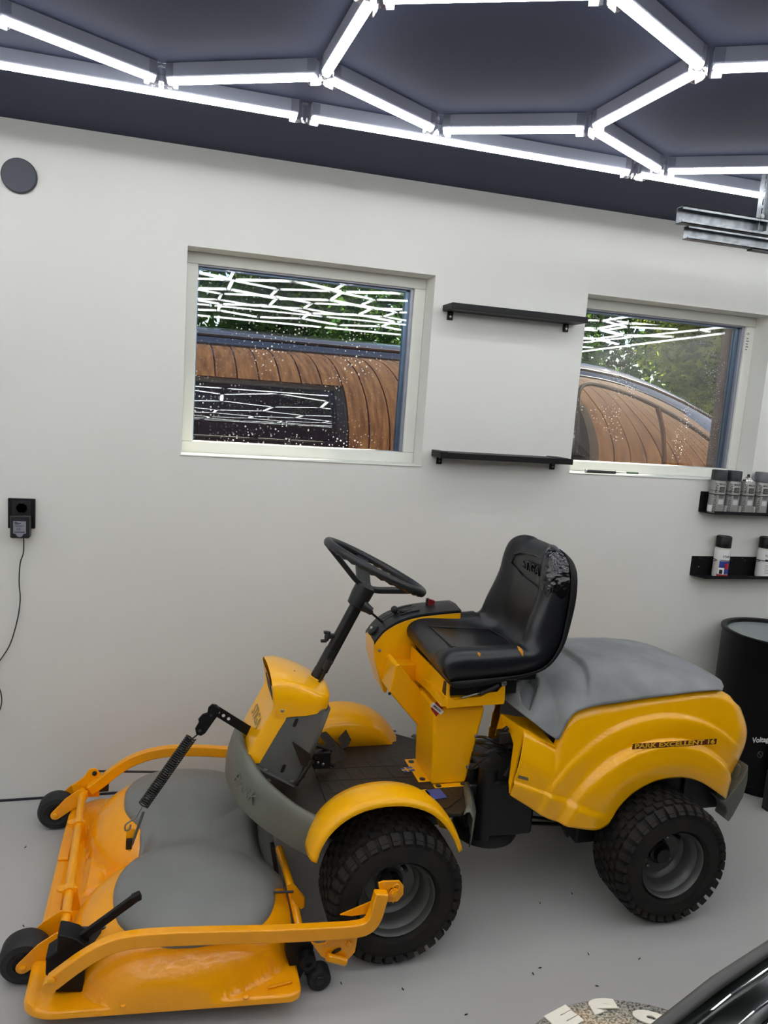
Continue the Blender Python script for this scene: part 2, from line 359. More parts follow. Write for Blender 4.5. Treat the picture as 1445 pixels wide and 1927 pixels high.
for i in range(5): st.lohi((b-.040+.0, .0993, 1.888-.012*i), (b-.030+.004*(i % 2), .0999, 1.884-.012*i))
st.obj('printed_lines', GRP, W2, smooth=0)
# black window handle box seen at the foot of the first pane, outside
hb = MB().box(at(541, 832, y=.172)+Vector((0, 0, .0)), (.022, .02, .03)).box(at(565, 842, y=.172), (.09, .012, .006)).obj('window_latch', BMT, bpy.data.objects['window_1'], bevel=.001)

# ------------------------------------------------------------------ hexagon ceiling light
S = .42; ZC = H
def node(i, j, top):      # column i, row j of the honeycomb; top: upper (nearer the windows) or lower vertex of the zigzag
    x = .329 + .364*i; y = -.63 - (0 if top else .21) - j*.63
    return x, y
known = {(-.035, -.63): (-.049, -.633), (.329, -.84): (.329, -.843), (.329, -1.26): (.347, -1.238), (.693, -1.47): (.745, -1.432), (1.057, -1.26): (1.085, -1.246), (.693, -.63): (.689, -.625), (1.057, -.84): (1.059, -.827), (1.421, -.63): (1.425, -.614)}
def nm(x, y):
    for (a, b), q in known.items():
        if abs(a-x) < .05 and abs(b-y) < .05: return Vector((q[0], q[1], 0))
    s_ = max(0, (-y-.84))
    return Vector((x+.03*min(s_, 1.0), y+.015*min(s_, 1), 0))
edges = set(); nodes = {}
def key(x, y): return (round(x, 2), round(y, 2))
for r_ in range(0, 6):
    yb = -.63-r_*.63
    for i in range(-5, 11):
        # zigzag row r_: vertices alternate near (yb) and far (yb-.21)
        par = (i+r_) % 2      # 0: far vertex
        xa = .329+.364*i; ya = yb-.21 if par == 0 else yb
        xb = xa+.364; yb2 = yb if par == 0 else yb-.21
        if not (X0+.12 < xa < X1-.12 and X0+.12 < xb < X1-.12): continue
        ea, eb = key(xa, ya), key(xb, yb2); nodes[ea] = nm(xa, ya); nodes[eb] = nm(xb, yb2); edges.add((ea, eb))
        if par == 0 and r_ < 5:
            ec = key(xa, ya-.42); nodes[ec] = nm(xa, ya-.42); edges.add((ea, ec))
HX = empty('hexagon_ceiling_light', (.9, -2.4, H-.05), 'honeycomb grid of white glowing strip lights with a straight border on the dark ceiling', 'ceiling light')
def tube_mesh(L, led=True):
    h = MB()
    h.add([(0, y, z) for y, z in ((-.0115, 0), (-.0115, -.030), (-.0095, -.036), (.0095, -.036), (.0115, -.030), (.0115, 0))]+[(L, y, z) for y, z in ((-.0115, 0), (-.0115, -.030), (-.0095, -.036), (.0095, -.036), (.0115, -.030), (.0115, 0))],
          [(i, (i+1) % 6, 6+(i+1) % 6, 6+i) for i in range(6)]+[(5, 4, 3, 2, 1, 0), (6, 7, 8, 9, 10, 11)])
    d_ = MB(); n = 6
    pr = [(cos(pi+pi*i/n)*.0115, -.034+sin(pi+pi*i/n)*.014) for i in range(n+1)]
    d_.add([(.004, y, z) for y, z in pr]+[(L-.004, y, z) for y, z in pr], [(i, i+1, n+2+i, n+1+i) for i in range(n)]+[tuple(range(n+1)), tuple(range(2*n+1, n, -1)), (0, n+1, 2*n+1, n)])
    return h, d_
cache = {}
def add_tube(p, q, inset=.018):
    p, q = Vector((p[0], p[1], 0)), Vector((q[0], q[1], 0)); v = q-p; L = round(v.length-2*inset, 3); a = math.atan2(v.y, v.x); p = p+v.normalized()*inset
    if L not in cache:
        h, d_ = tube_mesh(L); ho = h.obj('light_tube', ALU, HX, smooth=0); do = d_.obj('diffuser', LEDM, ho, smooth=60); cache[L] = (ho, do)
    else:
        a0, b0 = cache[L]; ho = a0.copy(); COL.objects.link(ho); do = b0.copy(); COL.objects.link(do); do.parent = ho
    ho.parent = HX; ho.matrix_parent_inverse = world(HX).inverted(); ho.location = (p.x, p.y, ZC); ho.rotation_euler = (0, 0, a); do.location = (0, 0, 0); do.matrix_parent_inverse = Matrix()
cc = {}
def add_conn(p, dirs):
    ks = tuple(sorted(int(round(math.degrees(d)/3)*3) % 360 for d in dirs))
    if ks not in cc:
        m_ = MB()
        for dg in ks:
            R = Matrix.Rotation(radians(dg), 3, 'Z')
            for sy in (-1, 1): m_.box(R @ Vector((.025, sy*.0135, -.026)), (.030, .0015, .048), R)
            m_.box(R @ Vector((.027, 0, -.0515)), (.026, .028, .0015), R)
        m_.lathe([(.009, -.052), (.009, -.004)], n=8)
        cc[ks] = m_.obj('tube_connector', CLR, HX, smooth=0); o = cc[ks]
    else: o = cc[ks].copy(); COL.objects.link(o)
    o.parent = HX; o.matrix_parent_inverse = world(HX).inverted(); o.location = (p.x, p.y, ZC)
nb = {}
for e1, e2 in sorted(edges):
    p, q = nodes[e1], nodes[e2]; add_tube(p, q); v = q-p
    nb.setdefault(e1, []).append(math.atan2(v.y, v.x)); nb.setdefault(e2, []).append(math.atan2(-v.y, -v.x))
for kx, ds in sorted(nb.items()): add_conn(nodes[kx], ds)
# border
bx0, bx1, by0, by1 = X0+.10, X1-.14, -4.28, -.556
BJ = [.329+1.04*i for i in range(-2, 4)]
BJ = [bx0]+[x for x in BJ if bx0+.3 < x < bx1-.3]+[bx1]
for yy in (by1, by0):
    for a_, b_ in zip(BJ, BJ[1:]): add_tube((a_, yy), (b_, yy))
    for x in BJ: add_conn(Vector((x, yy, 0)), ([0] if x == bx0 else [pi] if x == bx1 else [0, pi])+([-pi/2] if x in (bx0, bx1) and yy == by1 else [pi/2] if x in (bx0, bx1) else []))
for xx in (bx0, bx1):
    ys = [by1+(by0-by1)*i/4 for i in range(5)]
    for a_, b_ in zip(ys, ys[1:]): add_tube((xx, a_), (xx, b_))
    for y_ in ys[1:-1]: add_conn(Vector((xx, y_, 0)), [pi/2, -pi/2])

# ------------------------------------------------------------------ galvanised door track at the upper right
RX = 3.6; yr = -.68
T = empty('door_track', (1.44, yr, 2.13), 'galvanised steel door track with a channel below, hanging from the ceiling by a slotted bracket', 'door track')
def channel(x0, z0, z1, y, dp, lip, name):
    m_ = MB(); pr = [(y-dp, z1-lip), (y-dp, z1), (y, z1), (y, z0), (y-dp, z0), (y-dp, z0+lip)] if dp > 0 else None
    t_ = .0022
    for (ya, za), (yb_, zb) in zip(pr, pr[1:]):
        m_.lohi((x0, min(ya, yb_)-t_/2, min(za, zb)-t_/2), (RX, max(ya, yb_)+t_/2, max(za, zb)+t_/2))
    return m_.obj(name, GLV, T, smooth=0)
zt = at(1275, 392, y=yr).z
channel(at(1274, 395, y=yr).x, zt-.045, zt, yr, .028, .006, 'upper_channel')
channel(at(1285, 430, y=yr).x, zt-.088, zt-.052, yr-.004, .024, .005, 'lower_channel')
br = MB(); xb = at(1434, 380, y=yr-.002).x
for i in range(6):
    zc = H-.006-.026*i
    br.lohi((xb-.014, yr-.006, zc-.026), (xb-.006, yr-.003, zc)).lohi((xb+.004, yr-.006, zc-.026), (xb+.014, yr-.003, zc)).lohi((xb-.006, yr-.006, zc-.009), (xb+.004, yr-.003, zc))
br.lohi((xb-.016, yr-.02, zt-.03), (xb-.014, yr-.003, H)).lohi((xb+.014, yr-.02, zt-.03), (xb+.016, yr-.003, H))
br.obj('slotted_bracket', GLV, T, smooth=0)
MB().lathe([(.007, 0), (.007, .006), (.0, .006)], (xb-.004, yr-.012, zt+.012), (0, -1, 0), 8).obj('bolt', STL, T)
ep = at(1414, 468, y=yr-.02); MB().lohi((ep.x, ep.y-.004, ep.z-.004), (RX, ep.y+.02, ep.z+.006)).obj('end_strip', DST, T, smooth=0)

# ------------------------------------------------------------------ vent cover, socket, adapter, cord
v0 = at(36, 331, y=-.006)
V = MB().lathe([(.0, -.014), (.050, -.014), (.053, -.011), (.054, -.004), (.050, 0), (0, 0)], (v0.x, 0, v0.z), (0, 1, 0), 40).obj('vent_cover', mat('dark_vent', srgb(52, 56, 68), .5))
tag(V, 'round dark grey vent cover high on the white wall at the left', 'vent')
S0 = empty('wall_socket', (-.477, 0, 1.04), 'black double wall socket plate on the white wall with the charger plugged in', 'socket')
MB().lohi((-.519, -.011, .990), (-.435, 0, 1.092)).obj('socket_plate', BLP, S0, bevel=.002)
MB().lohi((-.506, -.0125, 1.000), (-.448, -.0105, 1.086)).obj('socket_insert', BLK, S0, bevel=.001)
MB().lathe([(.0185, -.0005), (.0185, -.004), (.0165, -.004), (.0160, .004), (.0, .004)], (-.476, -.012, 1.060), (0, 1, 0), 28).obj('socket_well', BMT, S0)
MB().box((-.476, -.0135, 1.077), (.003, .004, .003)).box((-.476, -.0135, 1.043), (.003, .004, .003)).obj('earth_clip', STL, S0, smooth=0)
A0 = empty('power_adapter', (-.475, -.03, 1.0), 'small black plug-in charger with a grey printed label hanging from the wall socket', 'charger')
p0 = at(37, 992, y=-.055)
MB().box((p0.x, -.034, p0.z), (.060, .044, .078)).obj('adapter_body', BLK, A0, bevel=.006, seg=3)
MB().box((p0.x, -.012, p0.z+.02), (.034, .008, .034)).obj('plug_base', BLK, A0, bevel=.002)
lb = MB(); yl = -.0568; lx, lz = p0.x, p0.z-.003
lb.prism([(lx-.0195, yl, lz+.023), (lx-.0195, yl, lz-.018), (lx-.012, yl, lz-.020), (lx-.007, yl, lz-.028), (lx, yl, lz-.031), (lx+.007, yl, lz-.028), (lx+.012, yl, lz-.020), (lx+.0195, yl, lz-.018), (lx+.0195, yl, lz+.023)], (0, .001, 0))
lab = lb.obj('label', mat('silver_label', srgb(128, 130, 142), .4), A0, smooth=0)
ln = MB()
for i, (dx, wd, hh) in enumerate([(-.011, .010, .0022), (-.006, .019, .0022), (-.009, .013, .001), (0, .030, .001), (-.003, .022, .001)]): ln.lohi((lx+dx-wd/2, yl-.0005, lz+.019-.0035*i-hh/2), (lx+dx+wd/2, yl, lz+.019-.0035*i+hh/2))
ln.lohi((lx-.016, yl-.0005, lz-.015), (lx+.016, yl, lz-.0125)).obj('printed_lines', DBK, lab, smooth=0)
text('CE', .010, basis((lx-.003, yl-.0004, lz-.004), (1, 0, 0), (0, 0, 1)), DBK, 'certification_mark', lab)
cp = [Vector((p0.x+.008, -.03, p0.z-.038))]+ats([(44, 1040), (38, 1060), (36, 1095), (38, 1128), (33, 1165), (20, 1210), (2, 1240), (-14, 1262), (-18, 1276), (-4, 1290), (3, 1312), (0, 1335), (-16, 1362), (-30, 1420), (-42, 1500)], y=-.012)
MB().tube(smooth_path(cp, 5), .0020, 6).obj('cord', BLK, A0)

# ------------------------------------------------------------------ two wall shelves
def shelf(pl, pr_, zt_, nm_, lab_, brk, endcap):
    E_ = empty(nm_, ((pl+pr_)/2, 0, zt_), lab_, 'shelf', 'black metal wall shelves between the windows')
    hh = .022
    MB().lohi((pl, -.105, zt_-hh), (pr_, -.001, zt_)).obj('shelf_board', BLP, E_, bevel=.002)
    for bx in brk:
        MB().lohi((bx-.011, -.008, zt_-hh-.030), (bx+.011, 0, zt_-hh)).obj('bracket_tab', BLP, E_, bevel=.002)
        MB().lathe([(.0045, 0), (.004, -.003), (0, -.003)], (bx, -.008, zt_-hh-.018), (0, 1, 0), 10).lathe([(.003, 0), (.0025, -.002), (0, -.002)], (bx, -.008, zt_-hh-.007), (0, 1, 0), 8).obj('screw', STL, E_)
    return E_
s1 = shelf(.966, 1.520, 1.873, 'wall_shelf', 'upper black metal shelf on the white wall between the two windows, empty', [.997, 1.482], 0)
s2 = shelf(.967, 1.520, 1.329, 'wall_shelf', 'lower black metal shelf on the white wall between the two windows, empty', [1.0, 1.484], 1)
for xx, x2 in ((.967, .997), (1.455, 1.500)): MB().lohi((xx, -.103, 1.3290), (x2, -.002, 1.3315)).obj('end_plate', BLP, s2, bevel=.001)

# ------------------------------------------------------------------ pen tool on the sill of the second window
PN = empty('scraper_pen', (1.72, .03, 1.28), 'pen with black grip, metal neck and green tip lying on the right window sill', 'pen')
pa, pb, pc, pd, pe = at(1103, 882, y=.02), at(1158, 885, y=.02), at(1178, 886, y=.022), at(1180, 886, y=.022), at(1201, 887, y=.024)
for q in (pa, pb, pc, pd, pe): q.z = 1.269+.008
MB().tube([pa, pb], .0075, 12).obj('grip', BLK, PN)
MB().lathe([(.0078, 0), (.0078, .004)], pa-Vector((.003, 0, 0)), (1, 0, 0), 12).obj('end_cap', STL, PN)
MB().tube([pb, pc], [.0045, .002], 10).obj('neck', STL, PN)
MB().tube([pd, pe], .0042, 8).obj('tip', mat('green_tip', srgb(30, 70, 40), .5), PN)

# ------------------------------------------------------------------ spray can racks and cans
def rack(x0, z0, z1, nm_, lab_, rings_=True):
    E_ = empty(nm_, (x0+.3, 0, z0), lab_, 'rack'); xe = x0+.70
    MB().lohi((x0, -.003, z0), (xe, 0, z1)).obj('back_plate', BLP, E_, bevel=.0008)
    MB().add([(x0, -.003, z0), (x0+.022, -.075, z0), (xe, -.075, z0), (xe, -.003, z0), (x0, -.003, z0+.003), (x0+.022, -.075, z0+.003), (xe, -.075, z0+.003), (xe, -.003, z0+.003)],
             [(3, 2, 1, 0), (4, 5, 6, 7), (0, 1, 5, 4), (1, 2, 6, 5), (2, 3, 7, 6), (3, 0, 4, 7)]).obj('tray', BLP, E_, smooth=0)
    MB().lohi((x0+.022, -.0765, z0), (xe, -.075, z0+.014)).obj('front_lip', BLP, E_, smooth=0)
    for k_ in range(9):
        c_ = Vector((x0+.052+.0745*k_, -.040, z1-.004))
        MB().tube([c_+Vector((.0355*cos(2*pi*i/24), .0355*sin(2*pi*i/24), 0)) for i in range(24)], .0014, 5, closed=True).obj('ring_holder', BLP, E_)
    for xs_ in (x0+.040, x0+.165, x0+.4): MB().lathe([(.003, 0), (.002, -.002), (0, -.002)], (xs_, -.003, z0+.038), (0, 1, 0), 8).obj('screw', STL, E_)
    return E_
zr1, zr2 = 1.126, .845
rack(2.205, zr1, 1.215, 'can_rack', 'black metal rack of ring holders under the right window, holding silver spray cans')
rack(2.203, zr2, .930, 'can_rack', 'lower black metal rack of ring holders above the grey hood, holding two cans')
OFA = -.55      # the printed face is turned towards the middle of the room
def wrap(mb, c, r, a0, a1, z0, z1, n=14):
    a0, a1 = a0+OFA-(.3 if a0 < -1.4 else 0), a1+OFA
    G = [[(c[0]+r*sin(a0+(a1-a0)*i/n), c[1]-r*cos(a0+(a1-a0)*i/n), z) for z in (z0, z1)] for i in range(n+1)]
    return mb.grid(G)
def can(x, y, z, h, capc, body, lab_, group, kind_, hc=.040, cap=True):
    C = empty('spray_can', (x, y, z), lab_, 'spray can', group); r = .0325
    MB().lathe([(r-.003, 0), (r, .003), (r, h-hc-.014), (r-.003, h-hc-.006), (r-.004, h-hc)], (x, y, z), n=28).obj('can_body', body, C)
    if cap: MB().lathe([(r-.0005, h-hc-.003), (r-.0005, h-.003), (r-.003, h), (r-.004, h-.0015), (0, h-.0015)], (x, y, z), n=28).obj('cap', capc, C)
    else:
        MB().lathe([(r-.003, h-hc-.008), (r-.006, h-hc+.004), (r-.016, h-hc+.011), (.013, h-hc+.013), (.013, h-hc+.017), (.006, h-hc+.019)], (x, y, z), n=24).obj('dome', CHR, C)
        MB().lathe([(.006, h-hc+.018), (.006, h-hc+.028), (0, h-hc+.028)], (x, y, z), n=12).obj('nozzle', BLK, C)
    # printed band: the camera side faces -y and slightly -x
    if kind_ == 'touch':
        wrap(MB(), (x, y), r+.0004, -1.5, 1.5, z+h*.52, z+h*.53).obj('band_line', DBK, C)
        wrap(MB(), (x, y), r+.0004, -1.5, -.55, z+.006, z+.034).obj('white_patch', DWH, C)
        wrap(MB(), (x, y), r+.0004, .10, .85, z+h*.50, z+h*.62).obj('black_box', DBK, C)
        for q in range(3): wrap(MB(), (x, y), r+.0008, .18, .78, z+h*(.525+.03*q), z+h*(.535+.03*q)).obj('box_line', SLV, C)
        wrap(MB(), (x, y), r+.0004, .12, .85, z+h*.36, z+h*.44).obj('colour_blot', mat_dk, C)
        wrap(MB(), (x, y), r+.0004, .12, .85, z+h*.22, z+h*.33).obj('pale_label', mat_pl, C)
        wr_text('TOUCH-UP PAINT', .0155, (x, y), r+.0007, -.25, z+h*.37, C, DBK, vertical=True)
        wr_text('MALIN', .011, (x, y), r+.0007, .50, z+h*.685, C, DBK)
    elif kind_ == 'start':
        wrap(MB(), (x, y), r+.0004, -1.5, 1.6, z+h*.42, z+h*.68).obj('white_label', DWH, C)
        wrap(MB(), (x, y), r+.0004, -.35, 1.5, z+h*.10, z+h*.41).obj('blue_field', mat('label_blue', srgb(40, 62, 140), .4), C)
        wrap(MB(), (x, y), r+.0004, -.55, 1.5, z+.003, z+h*.09).obj('red_band', DRD, C)
        wrap(MB(), (x, y), r+.0007, .35, 1.1, z+h*.22, z+h*.36).obj('red_spot', DRD, C)
        wrap(MB(), (x, y), r+.0007, -.35, .35, z+h*.09, z+h*.25).obj('white_field', DWH, C)
        wrap(MB(), (x, y), r+.0009, -.25, .15, z+h*.10, z+h*.20).obj('black_badge', DBK, C)
        wr_text('START', .013, (x, y), r+.0009, .55, z+h*.52, C, DBK)
    else:
        wrap(MB(), (x, y), r+.0004, -1.5, 1.6, z+h*.05, z+h*.68).obj('white_label', DWH, C)
        wrap(MB(), (x, y), r+.0007, -.1, 1.3, z+h*.42, z+h*.47).obj('black_band', DBK, C)
        for q in range(6): wrap(MB(), (x, y), r+.0007, -.05, 1.2, z+h*(.12+.04*q), z+h*(.13+.04*q)).obj('label_line', GRP, C)
        wr_text('TONER', .013, (x, y), r+.0009, .45, z+h*.55, C, DBK)
    return C
mat_dk = mat('label_dark_blot', srgb(96, 98, 98), .4); mat_pl = mat('label_pale', srgb(190, 190, 190), .4)
def wr_text(s_, size, c, r, ang, zc, parent, m, vertical=False):
    """lettering bent round the can"""
    cu = bpy.data.curves.new('lettering', 'FONT'); cu.body = s_; cu.size = size; cu.offset = .0002; cu.align_x = 'CENTER'; cu.align_y = 'CENTER'; cu.resolution_u = 2
    t = bpy.data.objects.new('lettering', cu); COL.objects.link(t); bpy.context.view_layer.update()
    me = bpy.data.meshes.new_from_object(t.evaluated_get(bpy.context.evaluated_depsgraph_get())); bpy.data.objects.remove(t)
    me.materials.clear(); me.materials.append(m)
    for v in me.vertices:
        X, Z = (-v.co.y, v.co.x) if vertical else (v.co.x, v.co.y)
        a_ = ang+OFA+X/r; v.co = (c[0]+r*sin(a_), c[1]-r*cos(a_), zc+Z)
    o = bpy.data.objects.new('lettering', me); COL.objects.link(o); o.parent = parent; o.matrix_parent_inverse = world(parent).inverted(); return o
mcap = mat('charcoal_cap', srgb(44, 47, 50), .4, spec=.3); mcap2 = mat('grey_cap', srgb(88, 88, 91), .4); bcap = mat('black_cap', srgb(9, 10, 12), .4, spec=.25)
G_ = 'silver spray cans on the upper rack'
can(2.257, -.040, zr1+.003, .184, mcap, SLV, 'leftmost silver spray can with a charcoal cap on the upper rack', G_, 'touch')
can(2.3315, -.040, zr1+.003, .184, mcap, SLV, 'second silver spray can from the left with a charcoal cap on the upper rack', G_, 'touch')
can(2.406, -.040, zr1+.003, .184, mcap, SLV, 'silver spray can without its cap, black nozzle showing, on the upper rack', G_, 'touch', cap=False)
can(2.4805, -.040, zr1+.003, .184, mcap2, SLV, 'silver spray can with a lighter grey cap at the right end of the upper rack', G_, 'touch')
can(2.325, -.040, zr2+.003, .180, bcap, mat('white_can', srgb(205, 203, 196), .35), 'white, blue and red spray can with a black cap on the lower rack', None, 'start', hc=.045)
can(2.552, -.040, zr2+.003, .180, bcap, mat('white_can_b', srgb(205, 203, 196), .35), 'white spray can with black cap and black label band, right end of lower rack', None, 'toner', hc=.045)
# ------------------------------------------------------------------ ride-on mower
YC = -.65
def mir(p): return Vector((p.x, 2*YC-p.y, p.z))
M = empty('ride_on_mower', (.95, YC, 0), 'yellow and grey ride-on mower with black seat and wide front cutting deck', 'mower')
def bolt(p, ax, r=.006, h=.004, m=None, parent=None, name='bolt', hexa=False):
    return MB().lathe([(r, 0), (r, h*.6), (r*.6, h), (0, h)], p, ax, 6 if hexa else 12).obj(name, m or STL, parent or M)
# wheels -------------------------------------------------------------
def wheel(cx, cy, sgn, R=.192, wd=.172, rr=.1045, rot=0.0):
    """sgn=-1: outer face towards -y"""
    W_ = empty('wheel', (cx, cy, R-.004)); W_.parent = M; W_.matrix_parent_inverse = world(M).inverted(); c = (cx, cy, R-.004)
    ax = (0, sgn, 0); h = wd/2
    prof = [(rr-.004, h-.030), (rr+.004, h-.018), (rr+.018, h-.006), (R-.075, h), (R-.045, h-.001), (R-.024, h-.010), (R-.013, h-.026), (R-.010, h-.05), (R-.008, 0),
            (R-.010, -h+.05), (R-.013, -h+.026), (R-.024, -h+.010), (R-.045, -h+.001), (R-.075, -h), (rr+.018, -h+.006), (rr-.004, -h+.030)]
    MB().lathe(prof, c, ax, 56, cap=False).obj('tyre', RUB, W_, smooth=60)
    tr = MB(); n = 34
    for row, (off, hw_, ph, rad) in enumerate([(-.068, .012, 0, R-.011), (-.040, .0105, .5, R-.0065), (-.0135, .0105, 0, R-.0055), (.0135, .0105, .5, R-.0055), (.040, .0105, 0, R-.0065), (.068, .012, .5, R-.011)]):
        for i in range(n):
            a = 2*pi*(i+ph)/n+rot; Rm = Matrix(((cos(a), 0, -sin(a)), (0, 1, 0), (sin(a), 0, cos(a))))   # radial = local z
            tilt = radians(24)*(1 if off > 0 else -1) if abs(off) > .06 else 0
            p = Vector(c)+Rm @ Vector((0, off, rad-.002))
            tr.box(p, (.021, hw_*2, .011), Rm @ Matrix.Rotation(-tilt, 3, 'X'))
    for s_ in (-1, 1):      # shoulder lugs running down the sidewall
        for i in range(n):
            a = 2*pi*(i+(.5 if s_ > 0 else 0))/n+rot; Rm = Matrix(((cos(a), 0, -sin(a)), (0, 1, 0), (sin(a), 0, cos(a))))
            p = Vector(c)+Rm @ Vector((0, s_*(h-.0085), R-.028))
            tr.box(p, (.020, .010, .026), Rm @ Matrix.Rotation(-s_*radians(34), 3, 'X'))
    tr.obj('tread', RUB, W_, smooth=0, recalc=False)
    rp = [(rr+.001, h-.028), (rr+.004, h-.016), (rr+.001, h-.012), (rr-.004, h-.018), (rr-.006, h-.034), (rr-.016, h-.044), (rr-.020, h-.062), (rr-.022, h-.078), (rr-.030, h-.084), (rr-.034, h-.090), (.040, h-.096), (.036, h-.090), (0, h-.090)]
    MB().lathe(rp, c, ax, 48, cap=False).obj('rim', RIM, W_, smooth=35)
    MB().lathe([(.034, h-.092), (.034, h-.078), (.026, h-.074), (.022, h-.060), (0, h-.058)], c, ax, 20).obj('hub', BMT, W_)
    for i in range(4):
        a = pi/4+rot+i*pi/2; p = Vector(c)+Vector((.054*cos(a), sgn*(h-.093), .054*sin(a)))
        MB().lathe([(.006, 0), (.006, .006), (.003, .008), (0, .008)], p, ax, 8).obj('wheel_bolt', STL, W_)
    a = radians(75); MB().tube([Vector(c)+Vector((.078*cos(a), sgn*(h-.06), .078*sin(a))), Vector(c)+Vector((.083*cos(a), sgn*(h-.02), .083*sin(a)))], .0055, 8).obj('valve', BLK, W_)
    return W_
FX, RX_ = .618, 1.490
wheel(FX, -.945, -1, rot=.1); wheel(FX, -.355, 1, rot=.3)
wheel(RX_-.004, -.930, -1, rot=.2); wheel(RX_, -.370, 1, rot=.05)
MB().tube([(FX, -.85, .21), (FX, -.45, .21)], .028, 12).tube([(RX_, -.85, .21), (RX_, -.45, .21)], .028, 12).obj('axle', ENG, M)
ZF = .352
# front fenders ------------------------------------------------------
arc_near = ats([(587, 1621), (597, 1592), (616, 1563), (645, 1537), (682, 1518), (720, 1509), (757, 1507), (792, 1513), (822, 1527), (846, 1551), (861, 1577), (869, 1600)], y=-.985)
fc = Vector((.590, 0, .262))
def fender(side):
    f_ = (lambda p: p) if side == 0 else mir
    A = smooth_path(arc_near, 3); sec = [(-.006, .0, -.012), (0, 0, 0), (.012, .0035, 0), (.035, .007, 0), (.070, .006, 0), (.108, -.003, 0), (.126, -.020, 0), (.134, -.07, 0), (.137, -.14, 0)]
    G = []; n = len(A)
    for i, p in enumerate(A):
        rd = Vector((p.x-fc.x, 0, p.z-fc.z)); rl = rd.length; rd.normalize(); row = []
        e = min(1, min(i, n-1-i)/3.0)
        for dy, dr, ex in sec:
            q = p+Vector((0, dy*(.55+.45*e) if False else dy, 0))+rd*(dr+ex)
            if dr < -.01 and q.z < .33 and dy > .1:
                q = p+Vector((0, dy, 0))+rd*max(dr, -.03)
            if dy > .13: q = Vector((p.x+rd.x*-.006, p.y+dy, max(p.z-.03, ZF) if dy < .1355 else min(p.z-.02, ZF)))
            row.append(f_(q))
        G.append(row)
    MB().grid(G, flip=(side == 1)).obj('front_fender', YEL, M, smooth=70, solid=.0035)
fender(0); fender(1)
# floor plate, mat, bumper -------------------------------------------
ZF = .352
FPn = [at(618, 1548, z=ZF), at(478, 1442, z=ZF), at(868, 1530, z=ZF)]
fl_pts = [(.262, YC-.12), (.30, YC-.19), (.438, -.86), (.83, -.90), (.872, -.86), (.925, -.74), (.925, 2*YC+.74), (.872, 2*YC+.86), (.79, 2*YC+.93), (.438, 2*YC+.86), (.30, YC+.19), (.262, YC+.12)]
MB().prism([(x, y, ZF-.006) for x, y in fl_pts], (0, 0, .006)).obj('floor_plate', DRT, M, smooth=0)
MB().prism([(x, y, ZF+.0005) for x, y in [(.46, -.84), (.80, -.87), (.86, -.82), (.905, -.735), (.905, -.56), (.86, -.46), (.80, -.43), (.46, -.46)]], (0, 0, .0025)).obj('floor_mat', DRT, M, smooth=0)
gr = MB()
for i in range(9):
    x = .48+.043*i; gr.box((x, -.67, ZF+.0035), (.0012, .27, .0006), Matrix.Rotation(radians(8), 3, 'Z'))
for y in (-.60, -.675, -.75, -.80): gr.box((.65, y, ZF+.0035), (.36, .0012, .0006), Matrix.Rotation(radians(-2), 3, 'Z'))
gr.obj('mat_grooves', ENG, M, smooth=0)
# rear lip of the floor plate (grey)
lp = [at(885, 1405, y=-.80), at(886, 1425, y=-.85), at(876, 1500, y=-.90), at(868, 1545, y=-.905), at(870, 1580, y=-.90)]
rl = MB()
zr = ZF+.006
path_r = [(.905, -.74), (.868, -.865), (.845, -.905)]
for s_ in (0, 1):
    P_ = [Vector((x, y if s_ == 0 else 2*YC-y, 0)) for x, y in path_r]
    G = []
    for p in P_:
        o = Vector((.020, -.006 if s_ == 0 else .006, 0))
        G.append([p+Vector((-.008, 0, ZF-.002)), p+Vector((0, 0, zr)), p+Vector((.010, 0, zr)), p+o+Vector((0, 0, zr-.02)), p+o+Vector((-.004, 0, ZF-.10))])
    MB().grid(G, flip=(s_ == 1)).obj('floor_rear_lip', GOL, M, smooth=50, solid=.004)
MB().lohi((.86, -.74, ZF-.11), (.93, 2*YC+.74, ZF-.006)).lohi((.40, -.80, .26), (.84, -.50, ZF-.006)).obj('chassis', ENG, M, bevel=.004)
# grey bumper apron around the front: near, front and far runs
def ap(pt, pb):
    rows = []
    for a_, b_ in zip(pt, pb):
        out = Vector((b_.x-.62, (b_.y-YC)*1.2, 0)).normalized()
        rows.append([a_-out*.016+Vector((0, 0, -.004)), a_-out*.006+Vector((0, 0, .001)), a_+out*.004-Vector((0, 0, .003)), a_.lerp(b_, .30)+out*.006, a_.lerp(b_, .7)+out*.006, b_, b_-out*.02-Vector((0, 0, .003))])
    return rows
botb = [(.07, .190, .385), (.13, .203, .38), (.17, .228, .362), (.20, .27, .333), (.22, .33, .295), (.235, .375, .272)]
topb = [(.07, .218, .50), (.13, .232, .49), (.17, .262, .458), (.198, .305, .425), (.215, .355, .390), (.235, .405, .368)]
pt_ = [Vector((x, YC-o, z)) for o, x, z in reversed(topb)]; pb_ = [Vector((x, YC-o, z)) for o, x, z in reversed(botb)]
half = ap([at(618, 1551, y=-.90)]+pt_, [at(588, 1614, y=-.90)]+pb_)
full = half+ap([Vector((.215, YC, .505))], [Vector((.185, YC, .385))])+[[mir(p) for p in r] for r in reversed(half)]
sm = list(zip(*[smooth_path([r[j] for r in full], 3) for j in range(7)]))
MB().grid([list(r) for r in sm]).obj('front_bumper', GOL, M, smooth=60, solid=.005)
em = (full[4][3]+full[5][3])/2; text('PARK', .040, basis(em+Vector((-.008, -.004, -.02)), full[4][4]-full[5][4], full[4][3]-full[4][4]), GOL, 'embossed_lettering', M, ext=.002)
